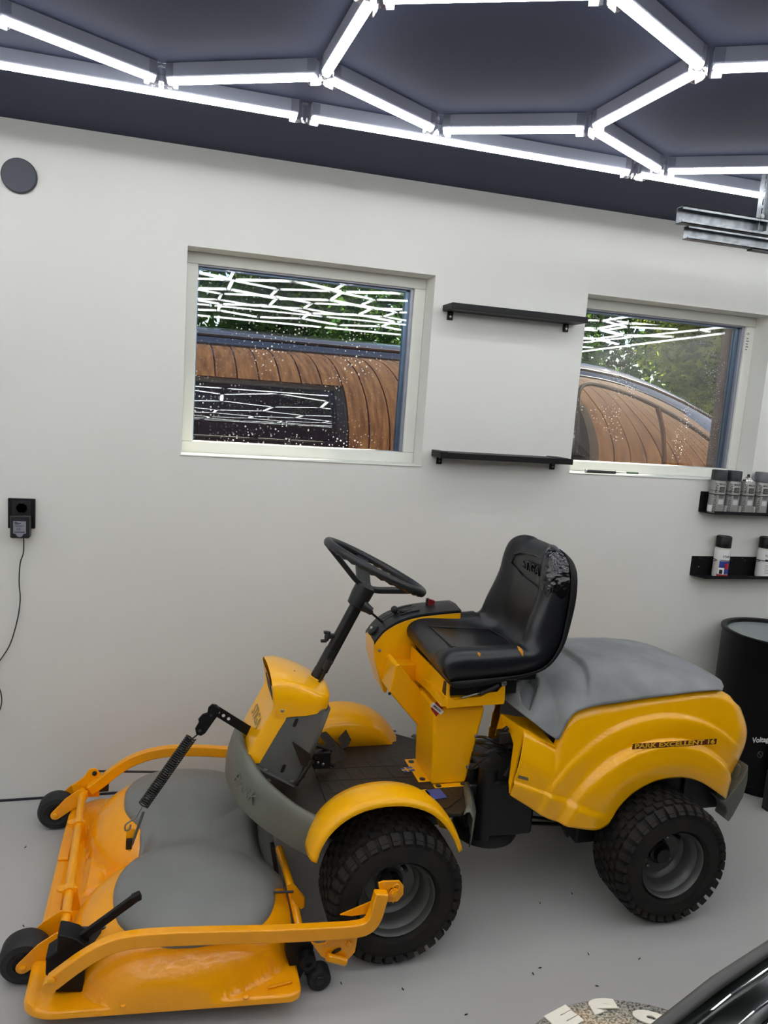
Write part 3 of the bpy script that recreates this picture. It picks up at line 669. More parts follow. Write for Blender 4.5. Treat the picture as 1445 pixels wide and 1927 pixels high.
# yellow cowl and grey side panels ------------------------------------
yn, yf = -.765, -.535
cow = dict(a=(512, 1290), b=(545, 1290), c=(580, 1300), d=(613, 1312), e=(620, 1318))
def P_(u, v, y): return at(u, v, y=y)
top_near = [P_(512, 1292, yn), P_(530, 1289, yn), P_(555, 1294, yn), P_(580, 1303, yn), P_(603, 1313, yn+.005), P_(618, 1313, yn+.03)]
top_far = [P_(496, 1258, yf), P_(515, 1252, yf), P_(540, 1257, yf), P_(565, 1268, yf), P_(590, 1278, yf), P_(610, 1292, yf+.0)]
# head: sections across from near to far with low crown
G = []
for i in range(6):
    a_, b_ = top_near[i], top_far[i]; a_ = a_.copy(); b_ = Vector((a_.x, 2*YC-a_.y, a_.z)); r = []
    for t_, up_ in [(0, 0), (.02, .006), (.08, .012), (.3, .020), (.5, .022), (.7, .020), (.92, .012), (.98, .006), (1, 0)]:
        r.append(a_.lerp(b_, t_)+Vector((0, 0, up_)))
    G.append(r)
low_near = [P_(524, 1351, yn), P_(530, 1352, yn), P_(548, 1349, yn), P_(575, 1347, yn), P_(600, 1342, yn+.005), P_(614, 1334, yn+.03)]
hd = MB()
Gtop = G
cow_rows = []
for i in range(6):
    lo = low_near[i]; tn = G[i][0]; r = [lo, lo.lerp(tn, .5)+Vector((0, -.004, 0)), tn]+G[i][1:-1]
    tf = G[i][-1]; lf = mir(lo); r += [tf, lf.lerp(tf, .5)+Vector((0, .004, 0)), lf]; cow_rows.append(r)
hd.grid([list(r) for r in zip(*[smooth_path([rw[j] for rw in cow_rows], 3) for j in range(len(cow_rows[0]))])])
# back cap (towards the driver) and front slope
bk = cow_rows[-1]; n = len(bk); hd.add(bk+[Vector((p.x+.012, YC+(p.y-YC)*.6, p.z-.012)) for p in bk], [(j, j+1, n+j+1, n+j) for j in range(n-1)])
b2 = [Vector((p.x+.012, YC+(p.y-YC)*.6, p.z-.012)) for p in bk]; hd.add(b2, [tuple(range(n))])
hd.obj('cowl_head', YEL2, M, smooth=60)
# front face of the cowl: facet edge (B) against the side, crease (A) where the flat face begins; mirrored across
lvB = [(511, 1291), (515, 1302), (519, 1314), (523, 1330), (526, 1350), (511, 1376), (495, 1403), (475, 1437)]
lvA = [(510, 1290), (511, 1300), (513, 1314), (513, 1332), (508, 1344), (493, 1370), (477, 1398), (462, 1429)]
G = []
for i, (qb, qa) in enumerate(zip(lvB, lvA)):
    B3, A3 = P_(*qb, yn+.002), P_(*qa, yn+.016)
    rec = .010 if i in (2, 3) else .005 if i in (1, 4) else 0
    m1 = A3.lerp(mir(A3), .12)+Vector((rec, 0, 0)); m2 = A3.lerp(mir(A3), .5)+Vector((rec, 0, .004 if i == 0 else 0))
    G.append([B3+Vector((.02, 0, 0)), B3, A3, m1, m2, mir(m1), mir(A3), mir(B3), mir(B3)+Vector((.02, 0, 0))])
MB().grid([list(r) for r in zip(*[smooth_path([rw[j] for rw in G], 3) for j in range(9)])]).obj('cowl_front', YEL2, M, smooth=40)
prof = [(g_[4].x, g_[4].z) for g_ in G]
for s_ in (0, 1):
    side = [P_(526, 1350, yn+.004), P_(533, 1352, yn+.004), P_(575, 1347, yn+.004), P_(612, 1335, yn+.004), P_(600, 1372, yn+.004), P_(556, 1477, yn+.004), P_(482, 1440, yn+.004), P_(477, 1432, yn+.004)]
    if s_: side = [mir(p) for p in side]
    MB().prism(side, (0, .006 if s_ == 0 else -.006, 0)).obj('grey_side_panel', GPN, M, smooth=0)
pa_, pb_ = P_(606, 1342, yn+.006), P_(556, 1474, yn+.006)
bw = [pa_, pb_, mir(pb_), mir(pa_)]
MB().grid([[pa_, pa_+Vector((.03, .03, 0)), mir(pa_)+Vector((.03, -.03, 0)), mir(pa_)], [pb_, pb_+Vector((.03, .03, 0)), mir(pb_)+Vector((.03, -.03, 0)), mir(pb_)]]).obj('grey_back_panel', GPN, M, smooth=60, solid=.003)
yq = yn+.003
for (u, v) in ((556, 1360), (533, 1446)):
    q = P_(u, v, yq); MB().prism([q+Vector((.006*cos(a)-.0*sin(a), 0, .006*sin(a)))+Vector((.003, 0, .006))*(1 if sin(a) > 0 else -1) for a in [i*pi/5 for i in range(10)]], (0, -.001, 0)).obj('slot', ENG, M, smooth=0)
bolt(P_(531, 1337, yn-.001), (0, -1, 0), .005, .004)
fl_a, fl_b = P_(483, 1441, yn), P_(553, 1476, yn)
MB().bar([fl_a+Vector((0, -.007, -.001)), fl_b+Vector((0, -.007, -.001))], .016, .004).obj('panel_flange', GPN, M, bevel=.001)
for (u, v, z) in ((499, 1449, .36), (549, 1470, .36)): bolt(at(u, v, y=yn-.008), (0, 0, 1), .008, .003, STL)
bolt(at(503, 1470, z=ZF), (0, 0, 1), .011, .004, STL)

nf = Vector((prof[5][1]-prof[6][1], 0, -(prof[5][0]-prof[6][0]))).normalized()*-1
tc_ = G[5][4].lerp(G[6][4], .2)+nf*.002
text('STIGA', .046, basis(tc_, (0, -1, 0), (prof[4][0]-prof[6][0], 0, prof[4][1]-prof[6][1])), DGR, 'worn_lettering', M)
bdm = (G[1][4]+G[3][4])/2; bup = (G[1][4]-G[3][4]).normalized()
R3 = Matrix((Vector((0, -1, 0)), bup, Vector((0, -1, 0)).cross(bup))).transposed()
MB().box(bdm+Vector((-.003, 0, 0)), (.11, .046, .003), R3).obj('front_badge', DBK, M, bevel=.001)
MB().prism([G[5][4].lerp(G[6][4], .9)+nf*.0012+Vector((0, -.003, 0)), G[6][4].lerp(G[7][4], .7)+nf*.0012+Vector((0, -.003, 0)), G[6][4].lerp(G[7][4], .7)+nf*.0012+Vector((0, .003, 0)), G[5][4].lerp(G[6][4], .9)+nf*.0012+Vector((0, .003, 0))], nf*.0006).obj('bar_slot', ENG, M, smooth=0)
# steering ------------------------------------------------------------
c0, c1 = at(597, 1272, y=YC), at(678, 1122, y=YC); cdv = (c1-c0).normalized()
MB().lathe([(.034, -.03), (.030, -.012), (.024, .0)], c0-cdv*.004, cdv, 20).obj('column_boss', YEL2, M)
MB().tube([c0-cdv*.01, c0+cdv*.022], .0195, 20).obj('column_collar', BLK, M)
MB().tube([c0, c0+cdv*.09], .0185, 20).obj('column_sleeve', BLK, M)
MB().tube([c0, c1], .0165, 16).bar([c0+cdv*.02+Vector((.012, -.01, -.004)), c1+Vector((.012, -.01, -.004))], .012, .008, up=(0, 1, 0)).obj('steering_column', BMT, M)
SWc = at(706, 1066, y=YC); R_ = .158
e1 = Vector((0, 1, 0)); e2 = cdv.cross(e1).normalized()
SW = empty('steering_wheel', SWc); SW.parent = M; SW.matrix_parent_inverse = world(M).inverted()
N = 96; rim_p = [SWc+(e1*cos(2*pi*i/N)+e2*sin(2*pi*i/N))*R_ for i in range(N)]
rg = MB(); RR = []
for i, (p, t, a_, b_) in enumerate(rg.frames(rim_p, True, cdv)):
    row = []
    for j in range(12):
        an = 2*pi*j/12; dv = a_*cos(an)+b_*sin(an); low = max(0, -(cos(an)))
        row.append(p+dv*(.0125+.0022*low*sin(2*pi*i/N*32)))
    RR.append(row)
rg.rings(RR, True).obj('wheel_rim', BLK, SW, smooth=70)
hubc = at(688, 1103, y=YC)
hubc = c0+cdv*((hubc-c0).dot(cdv))
for an in (radians(180), radians(0), radians(90), ):
    d_ = e2*cos(an)+e1*sin(an)
    st_, en_ = hubc+d_*.020+cdv*.002, SWc+d_*(R_-.004)-cdv*.008
    MB().bar([st_-cdv*.006-d_*.01, st_+d_*.022+cdv*.004, en_], .044 if an == radians(90) else .026, .016, up=cdv).obj('spoke', BLK, SW, bevel=.003)
MB().lathe([(.020, -.068), (.027, -.064), (.031, -.03), (.031, .0), (.020, .009), (0, .010)], hubc, cdv, 20).obj('wheel_hub', BLK, SW, smooth=50)
# levers on the column
q0, q1 = at(684, 1133, y=YC-.03), at(692, 1146, y=YC-.035)
MB().tube([at(683, 1140, y=YC-.02), at(700, 1150, y=YC-.03)], [.018, .010], 12).obj('column_boot', BLK, M)
MB().tube([at(618, 1188, y=YC), at(616, 1198, y=YC), at(614, 1206, y=YC)], [.008, .010, .006], 8).box(at(624, 1197, y=YC), (.022, .014, .014)).box(at(613, 1190, y=YC), (.012, .014, .008)).box(at(609, 1206, y=YC), (.018, .012, .008)).obj('cable_clip', BLK, M, bevel=.002)
MB().tube([at(594, 1297, y=YC-.03), at(617, 1250, y=YC-.04)], .0035, 8).obj('lock_lever', BMT, M)
MB().tube([at(611, 1260, y=YC-.04), at(621, 1243, y=YC-.042)], [.009, .012], 10).obj('lock_knob', BLK, M)
for u, v in ((553, 1264), (564, 1286)): MB().box(at(u, v, y=YC-.03)+Vector((0, 0, 0)), (.007, .004, .006)).obj('slot', ENG, M, smooth=0)
# pedals
def perforated(pts, nrm, name, m):
    o_ = MB().prism(pts, nrm).obj(name, m, M, smooth=0); return o_
pd1 = [at(603, 1383, y=-.55), at(640, 1380, y=-.55), at(655, 1412, y=-.55), at(620, 1432, y=-.57)]
MB().prism([at(636, 1390, y=-.52), at(649, 1376, y=-.50), at(659, 1395, y=-.50), at(655, 1405, y=-.52), at(643, 1410, y=-.53)], (.004, .004, .004)).obj('drive_pedal', DST, M, smooth=0)
MB().prism([at(610, 1403, y=-.56), at(628, 1399, y=-.54), at(650, 1427, y=-.55), at(627, 1435, y=-.57)], (.004, .004, .004)).obj('drive_pedal', DST, M, smooth=0)
MB().prism([at(598, 1382, y=-.54), at(612, 1380, y=-.52), at(650, 1420, y=-.53), at(634, 1428, y=-.55)], (.004, .004, .004)).obj('drive_pedal', DST, M, smooth=0)
hl = MB()
for i in range(5):
    hl.lathe([(.0035, 0), (.0035, .001), (0, .001)], at(616+3.2*i, 1406+5.4*i, y=-.562+.002*i), (0, -1, .3), 8)
    hl.lathe([(.0035, 0), (.0035, .001), (0, .001)], at(627+3.2*i, 1404+5.4*i, y=-.552+.002*i), (0, -1, .3), 8)
for i in range(3): hl.lathe([(.003, 0), (.003, .001), (0, .001)], at(644+3*i, 1385+6*i, y=-.522), (0, -1, .3), 8)
tag(hl.obj('pedal_holes', ENG, M, smooth=0), kind='stuff')
MB().prism([at(549, 1397, y=-.80), at(557, 1403, y=-.79), at(583, 1422, y=-.76), at(589, 1438, y=-.765), at(577, 1443, y=-.78), at(566, 1440, y=-.79)], (.003, .004, .002)).obj('brake_pedal', ENG, M, bevel=.001)
MB().tube([at(586, 1432, y=-.77), at(578, 1445, y=-.775), at(556, 1478, y=-.78)], .006, 8).obj('pedal_arm', BMT, M)
MB().tube([at(590, 1400, y=-.60), at(625, 1412, y=-.60)], .007, 8).tube([at(590, 1425, y=-.62), at(628, 1440, y=-.60)], .008, 8).box(at(605, 1428, y=-.61), (.05, .03, .05)).obj('pedal_linkage', ENG, M)
for u, v in ((598, 1435), (608, 1438)): bolt(at(u, v, y=-.63), (0, -1, 0), .0045, .003)
# decals on the floor
def decal(u, v, sx, sy, rot, m, name='decal', z=ZF+.0045):
    p = at(u, v, z=z); return MB().box(p, (sx, sy, .0006), Matrix.Rotation(radians(rot), 3, 'Z')).obj(name, m, M, smooth=0)
decal(767, 1448, .040, .028, 10, DBL, 'flag_sticker'); decal(767, 1448, .040, .006, 10, DYE, 'flag_cross', ZF+.0052); decal(765, 1448, .006, .028, 10, DYE, 'flag_cross', ZF+.0052)
wl = decal(796, 1492, .035, .035, 5, DYE, 'warning_sticker'); decal(820, 1494, .05, .055, 5, DBL, 'warning_sticker')
for u, v in ((742, 1376), (847, 1530), (602, 1541), (676, 1401), (690, 1401), (708, 1400)): bolt(at(u, v, z=ZF+.004), (0, 0, 1), .007, .002, DST)
# pedestal -----------------------------------------------------------
py0, py1 = -.735, -.565
A_, B_, C_, D_ = at(813, 1463, y=py0), at(877, 1470, y=py0), at(914, 1330, y=py0), at(838, 1330, y=py0)
E_ = at(800, 1290, y=py0)
ped = [Vector((A_.x, py0, ZF)), Vector((B_.x, py0, ZF)), C_, Vector((D_.x-.035, py0, D_.z))]
MB().prism(ped, (0, py1-py0, 0)).obj('pedestal', YEL, M, bevel=.010, seg=3)
MB().lohi((ped[0].x-.035, py0+.02, ZF), (ped[0].x+.02, py1, ZF+.004)).lohi((ped[0].x+.004, py0-.022, ZF), (ped[1].x, py0, ZF+.004)).obj('pedestal_flange', YEL, M, bevel=.001)
for p in ((ped[0].x-.018, py0+.035), (ped[0].x-.018, py1-.02)): bolt((p[0], p[1], ZF+.004), (0, 0, 1), .0095, .003, DST)
for x in (ped[0].x+.018, ped[1].x-.014): bolt((x, py0-.012, ZF+.004), (0, 0, 1), .0095, .003, DST)
for u, v in ((896, 1385), (880, 1443)): bolt(at(u, v, y=py0-.001), (0, -1, 0), .0065, .004)
# seat box under the seat
sy0, sy1 = -.79, -.51
bx = [at(843, 1333, y=sy0), at(948, 1325, y=sy0), at(950, 1318, y=sy0), at(951, 1289, y=sy0), at(945, 1291, y=sy0), at(936, 1302, y=sy0), at(918, 1304, y=sy0), at(905, 1311, y=sy0), at(856, 1318, y=sy0), at(847, 1312, y=sy0), at(846, 1288, y=sy0)]
MB().prism(bx, (0, .004, 0)).obj('seat_box_side', YEL, M, bevel=.001)
MB().prism([mir(p) for p in bx], (0, -.004, 0)).obj('seat_box_side', YEL, M, bevel=.001)
fb_ = [at(843, 1333, y=sy0), at(846, 1286, y=sy0)]
fa_ = [Vector((fb_[0].x-.030, sy0+.12, fb_[0].z+.02)), Vector((fb_[1].x-.040, sy0+.12, fb_[1].z+.02))]
MB().add([fb_[0], fb_[1], Vector((fb_[1].x-.03, sy1, fb_[1].z+.02)), Vector((fb_[0].x-.03, sy1, fb_[0].z))], [(0, 1, 2, 3)]).obj('seat_box_front', YEL, M, smooth=0, solid=.004)
MB().lohi((bx[0].x-.02, sy0+.006, bx[0].z+.004), (bx[1].x-.01, sy1-.006, bx[0].z+.03)).obj('seat_box_floor', YEL, M, smooth=0)
MB().lohi((.80, -.775, .655), (1.03, -.53, .70)).lohi((.83, -.76, .69), (1.10, -.54, .735)).obj('seat_slider', BMT, M, bevel=.004)
MB().tube([at(868, 1313, y=-.795), at(905, 1303, y=-.795)], .003, 8).obj('adjuster_rod', STL, M)
MB().tube([at(903, 1304, y=-.80), at(925, 1295, y=-.80), at(938, 1288, y=-.80)], [.008, .009, .007], 8).obj('adjuster_grip', BLK, M)
bolt(at(948, 1286, y=sy0-.003), (0, -1, 0), .0085, .005)
sg = at(822, 1333, y=py0-.0015)
dm = MB().prism([sg+Vector((.020*cos(a), 0, .026*sin(a))) for a in (0, pi/2, pi, 3*pi/2)], (0, -.0006, 0)).obj('engine_badge', MAR if False else DRD, M, smooth=0)
MB().box(sg+Vector((0, -.0010, 0)), (.048, .0008, .014), Matrix.Rotation(radians(40), 3, 'Y')).obj('badge_strip', DWH, dm, smooth=0)
text('BRIGGS', .0095, basis(sg+Vector((0, -.0018, 0)), (cos(radians(-40)), 0, sin(radians(-40))), (sin(radians(40)), 0, cos(radians(40)))), DBK, 'lettering', dm)
# side tunnel between console and pedestal
tn = MB().prism(ats([(744, 1253), (752, 1250), (806, 1316), (800, 1382), (733, 1303)], y=-.600), (0, .13, 0))
tn.obj('side_tunnel', YEL, M, bevel=.005, seg=3)
MB().prism(ats([(748, 1251), (800, 1250), (818, 1262), (822, 1300), (812, 1330), (800, 1330)], y=-.555), (0, .06, 0)).obj('tunnel_recess', YEL, M, bevel=.004)
MB().prism(ats([(803, 1250), (812, 1258), (809, 1262), (801, 1253)], y=-.60), (0, .01, 0)).obj('hinge_tab', STL, M, smooth=0)
for u, v in ((733, 1306), (795, 1372)): bolt(at(u, v-1, y=-.601), (0, -1, 0), .005, .003, BLK)
# control console ------------------------------------------------------
ky0, ky1 = -.50, -.385
arc_n = smooth_path(ats([(704, 1211), (719, 1192), (737, 1178), (760, 1167), (785, 1160), (812, 1156), (840, 1153), (868, 1151)], y=ky0), 3)
arc_f = smooth_path(ats([(694, 1190), (702, 1176), (716, 1163), (735, 1152), (760, 1146), (790, 1141), (820, 1139), (848, 1137)], y=ky1), 3)
arc_f = [Vector((b_.x, ky1, b_.z)) for b_ in arc_f]
body = arc_n+ats([(868, 1250), (745, 1251), (727, 1306), (721, 1302), (704, 1240)], y=ky0)
cb = MB().prism([p+Vector((0, 0, -.001)) for p in body], (0, ky1-ky0, 0))
cb.obj('console_body', YEL2, M, bevel=.010, seg=3)
G = []
for a_, b_ in zip(arc_n, arc_f):
    b2 = Vector((a_.x, ky1, a_.z+.004)); G.append([a_+Vector((0, 0, -.004)), a_+Vector((0, .002, .004)), a_.lerp(b2, .5)+Vector((0, 0, .009)), b2+Vector((0, -.002, .003)), b2+Vector((0, 0, -.006))])
MB().grid(G).obj('console_top', BLK, M, smooth=50, solid=.002)
def ctop(t, s_, lift=.008):
    i = min(len(arc_n)-2, int(t*(len(arc_n)-1))); f_ = t*(len(arc_n)-1)-i; a_ = arc_n[i].lerp(arc_n[i+1], f_); return Vector((a_.x, ky0+(ky1-ky0)*s_, a_.z+lift))
for s_, t0, t1 in ((.25, .42, .62), (.45, .20, .55), (.62, .20, .62), (.8, .42, .60)):
    MB().bar([ctop(t0+(t1-t0)*i/6, s_, .0105) for i in range(7)], .005, .003).obj('lever_slot', ENG, M, smooth=0)
kn = at(742, 1147, y=-.44)
MB().tube([ctop(.52, .3, .006), kn], .0035, 8).obj('lever', BMT, M); MB().sphere(kn, .0125).obj('lever_knob', BLK, M, smooth=180)
MB().tube([ctop(.22, .45, .006), at(697, 1152, y=-.47)], .004, 8).obj('lever', BMT, M); MB().tube([at(699, 1154, y=-.47), at(690, 1145, y=-.47)], [.008, .015], 10).obj('lever_knob', BLK, M)
dl = ctop(.07, .45, .012); MB().lathe([(.020, 0), (.020, .006), (.012, .012), (0, .012)], dl, (-.7, 0, .7), 16).obj('dial', BLK, M); MB().box(dl+Vector((-.009, 0, .010)), (.006, .008, .006)).obj('dial_mark', DWH, M, smooth=0)
rb = at(808, 1152, y=-.43)
MB().lathe([(.026, 0), (.022, .012), (.010, .016), (0, .016)], rb, (0, 0, 1), 16).obj('switch_base', BLK, M)
MB().prism(ats([(807, 1127), (819, 1131), (816, 1146), (805, 1143)], y=-.44), (0, .014, 0)).obj('red_switch', REDP, M, bevel=.002)
MB().prism(ats([(802, 1140), (803, 1127), (808, 1126), (808, 1142)], y=-.435), (0, .012, 0)).obj('switch_guard', BLK, M, bevel=.002)
MB().lathe([(.004, 0), (.004, .002), (0, .002)], at(810, 1148, y=-.455), (0, -1, .6), 8).obj('indicator', DWH, M)
bolt(at(714, 1224, y=ky0-.001), (0, -1, 0), .0055, .003)
# seat ---------------------------------------------------------------
SE = empty('seat', (.95, YC+.01, .75)); SE.parent = M; SE.matrix_parent_inverse = world(M).inverted(); YS = -.645
I = [(.792, .730, .165), (.764, .748, .192), (.768, .778, .205), (.815, .795, .213), (.92, .785, .214), (1.005, .776, .212), (1.055, .788, .207), (1.080, .830, .197), (1.086, .90, .187), (1.088, .97, .181), (1.092, 1.03, .170), (1.102, 1.072, .150), (1.122, 1.096, .118), (1.142, 1.100, .085)]
O = [(.800, .724), (.792, .718), (.797, .712), (.835, .714), (.92, .726), (1.015, .742), (1.085, .768), (1.132, .825), (1.155, .90), (1.166, .97), (1.168, 1.03), (1.163, 1.065), (1.155, 1.084), (1.148, 1.094)]
Is = smooth_path([Vector((a, c, b)) for a, b, c in I], 4); Os = smooth_path([Vector((a, 0, b)) for a, b in O], 4)
def seat_ring(i, scale=1.0, lo=None, top=True):
    p, q = Is[i], Os[i]; hw_ = p.y*scale; a0 = Vector((p.x, 0, p.z)); b0 = Vector((q.x, 0, q.z)); row = []; N_ = 36
    u_ = i/(len(Is)-1)
    for j in range(N_):
        an = 2*pi*j/N_; cc_, ss_ = cos(an), sin(an)
        v = abs(cc_)**.55*(1 if cc_ > 0 else -1); t_ = .5+.5*abs(ss_)**.55*(1 if ss_ > 0 else -1)
        pt = b0.lerp(a0, t_)
        if ss_ > 0:
            bol = (.028+.042*sstep(.16, .50, u_)*(1-sstep(.55, .72, u_)))*sstep(.50, .82, abs(v))*sstep(.03, .2, u_)*(1-sstep(.86, .97, u_)*.4)
            nrm = (a0-b0); L_ = max(nrm.length, .02); pt = pt+nrm/L_*bol*t_
            pt = pt-nrm/L_*(.006*(abs(abs(v)-.50) < .03))
        row.append(Vector((pt.x, YS+v*hw_, pt.z)))
    return row
sb = MB().rings([seat_ring(i) for i in range(len(Is))])
sb.obj('seat_cushion', VIN, SE, smooth=180)
G = []
for i in range(0, len(Is), 1):     # shell under and behind the cushion
    p, q = Is[i], Os[i]; a0 = Vector((p.x, 0, p.z)); b0 = Vector((q.x, 0, q.z)); dn = (b0-a0).normalized(); hw_ = p.y+.004; row = []
    for v in (-1, -.98, -.85, -.4, 0, .4, .85, .98, 1):
        k_ = .30 if abs(v) == 1 else .02 if abs(v) == .98 else -.0
        pt = b0.lerp(a0, k_)+dn*.007*(1 if abs(v) < .97 else .3); row.append(Vector((pt.x, YS+v*hw_, pt.z)))
    G.append(row)
MB().grid(G).obj('seat_shell', BLP, SE, smooth=60, solid=.003)
# tape patch on the near upper corner: crumpled, so finer than the cushion it covers
def ringp(i, j):
    i0 = int(i); f_ = i-i0; r0, r1 = RC(i0), RC(min(i0+1, len(Is)-1)); j0 = int(j) % 36; g_ = j-int(j)
    return r0[j0].lerp(r0[(j0+1) % 36], g_).lerp(r1[j0].lerp(r1[(j0+1) % 36], g_), f_)
_rc = {}
def RC(i):
    if i not in _rc: _rc[i] = seat_ring(i)
    return _rc[i]
G = []
for a_ in range(46):
    row = []
    for b_ in range(40):
        fi = 36.5+11.2*a_/45; fj = 13.2+9.0*b_/39
        fi += .8*math.sin(b_*.5)*(1 if a_ in (0, 45) else 0); p = ringp(fi, fj); c_ = RC(int(fi)); cc_ = Vector((sum(q.x for q in c_)/36, YS-.05, sum(q.z for q in c_)/36))
        edge = min(a_, 45-a_, b_, 39-b_)
        n1 = noise.noise(Vector((p.x*60, p.y*60, p.z*25))); n2 = abs(noise.noise(Vector((p.x*95, p.y*90+7, p.z*110))))
        row.append(p+(p-cc_).normalized()*(.002+(.0045*abs(n1)+.004*n2)*min(1, edge/2)))
    G.append(row)
MB().grid(G).obj('tape_patch', TAPE, SE, smooth=25)
def on_ring(i, ang):
    r = seat_ring(int(i)); j = ang/360*36; a_ = int(j) % 36; return r[a_].lerp(r[(a_+1) % 36], j-int(j))
for (i, a0, a1, w_) in ((14, 150, 163, .005), (20, 140, 172, .006)):
    pts = [on_ring(i, a0+(a1-a0)*k_/5) for k_ in range(6)]
    c_ = Vector((pts[0].x, YS, .75)); MB().tube([p+(p-c_).normalized()*.0005 for p in pts], [.001, w_*.7, w_, w_, w_*.7, .001], 6).obj('foam_tear', FOAM, SE)
pa_ = on_ring(40, 90); bp = Vector((1.0915, YS, .985)); 
pl = ats([(963, 1059), (967, 1043), (982, 1039), (1007, 1045), (1033, 1059), (1029, 1095), (1013, 1107), (985, 1085)], x=1.0865)
MB().tube(pl, .003, 6, closed=True).obj('back_emblem_outline', VIN, SE)
te0, te1 = at(978, 1058, x=1.084), at(1022, 1080, x=1.084)
text('STIGA', .042, basis((te0+te1)/2, te1-te0, (0, 0, 1)), VIN, 'embossed_lettering', SE, ext=.003)
pn = [Vector((x, YS+y, z)) for x, y, z in ((.82, -.10, .797), (.82, .10, .797), (1.03, .10, .782), (1.045, 0, .782), (1.03, -.10, .782))]
MB().tube(pn, .0022, 6, closed=True).obj('cushion_seam', VIN, SE)
# hood ---------------------------------------------------------------
HB = [(958, 1493, -.860), (985, 1510, -.865), (1012, 1527, -.872), (1040, 1540, -.880), (1080, 1547, -.895), (1120, 1551, -.905), (1146, 1548, -.925), (1158, 1530, -.930), (1175, 1508, -.930), (1195, 1490, -.930), (1225, 1473, -.930), (1255, 1465, -.930), (1290, 1464, -.930), (1318, 1472, -.930), (1340, 1485, -.928), (1356, 1498, -.925), (1366, 1506, -.915)]
HT = [(985, 1374, -.845), (997, 1379, -.85), (1012, 1387, -.855), (1028, 1396, -.86), (1045, 1404, -.862), (1050, 1394, -.865), (1056, 1384, -.868), (1064, 1368, -.87), (1075, 1353, -.872), (1090, 1341, -.874), (1120, 1331, -.876), (1160, 1325, -.876), (1210, 1317, -.876), (1260, 1310, -.874), (1310, 1303, -.872), (1345, 1299, -.868), (1364, 1303, -.855)]
WC = Vector((1.473, 0, .21))
HBp = [at(u, v, y=y) for u, v, y in HB]; HTp = [at(u, v, y=y) for u, v, y in HT]
def mono(P, key='z'):
    t = []
    for p in P:
        if not t or p.x > t[-1][0]+.0005: t.append((p.x, p.z))
    return t
zbt, ztt = mono(smooth_path(HBp, 4)), mono(smooth_path(HTp, 3))
xe_b, xe_t = zbt[-1][0], ztt[-1][0]; zbt += [(xe_b+.035, zbt[-1][1]+.030), (xe_b+.075, zbt[-1][1]+.062), (xe_b+.14, zbt[-1][1]+.066)]; ztt += [(xe_t+.04, ztt[-1][1]-.018), (xe_t+.09, ztt[-1][1]-.05), (xe_t+.14, ztt[-1][1]-.07)]
plan = smooth_path([Vector((x, y, 0)) for x, y in [(HBp[0].x, -.860), (1.06, -.868), (1.16, -.876), (1.30, -.882), (1.45, -.884), (1.60, -.882), (1.70, -.878), (1.768, -.860), (1.822, -.815), (1.853, -.745), (1.862, -.65)]], 14)
lz0, lz1 = at(955, 1465, y=-.862), at(1121, 1524, y=-.90)
dxf = HTp[0].x-HBp[0].x
def hood_rows(f_=lambda p: p, x_from=0):
    G = []
    for k_, q in enumerate(plan):
        if q.x < x_from: continue
        kk = min(max(k_, 1), len(plan)-2); tg = (plan[kk+1]-plan[kk-1]).normalized(); nr_ = Vector((tg.y, -tg.x, 0)); row = []
        zb_ = interp(zbt, q.x); xt = q.x+dxf*(1-sstep(HBp[0].x, 1.26, q.x)); zt_h = interp(ztt, xt); tail = sstep(1.69, 1.80, q.x)
        for j in range(45):
            s_ = j/44; z = zb_+(zt_h-zb_)*s_; x = q.x+(xt-q.x)*s_
            out = .012*sin(pi*s_)*(1+1.2*tail)-.010*sstep(.55, 1, s_)-.016*sstep(.9, 1, s_)**2
            r_ = math.hypot(x-WC.x, z-WC.z); w_ = 1-tail
            out += w_*(.026*(1-sstep(.318, .340, r_))+.009*(1-sstep(.398, .410, r_))+.010*sstep(.33, .25, r_) if r_ > .2 else .045)
            zl = lz0.z+(lz1.z-lz0.z)*(x-lz0.x)/(lz1.x-lz0.x)
            if x < lz1.x+.03: out += .009*(1-sstep(zl-.004, zl+.004, z))*(1-sstep(lz1.x-.02, lz1.x+.03, x))
            row.append(f_(Vector((x, q.y, z))+nr_*out))
        G.append(row)
    return G
MB().grid(hood_rows(), flip=True).obj('hood_side', YEL2, M, smooth=50, solid=.004)
MB().grid(hood_rows(mir, 1.12)).obj('hood_side', YEL2, M, smooth=50, solid=.004)
fp = [at(985, 1374, y=-.845), at(942, 1343, y=-.74), at(931, 1384, y=-.74), at(948, 1368, y=-.77), at(960, 1380, y=-.80), at(966, 1400, y=-.82), at(957, 1470, y=-.845), at(958, 1493, y=-.86)]
MB().prism(fp, (.006, 0, 0)).obj('hood_front_panel', YEL2, M, smooth=0)
MB().prism(ats([(985, 1374), (945, 1343), (1000, 1350), (1045, 1404)], y=-.845)[:1]+[at(942, 1343, y=-.74), at(1000, 1352, y=-.74), at(1045, 1404, y=-.862)], (0, 0, -.005)).obj('hood_shelf', YEL2, M, smooth=0)
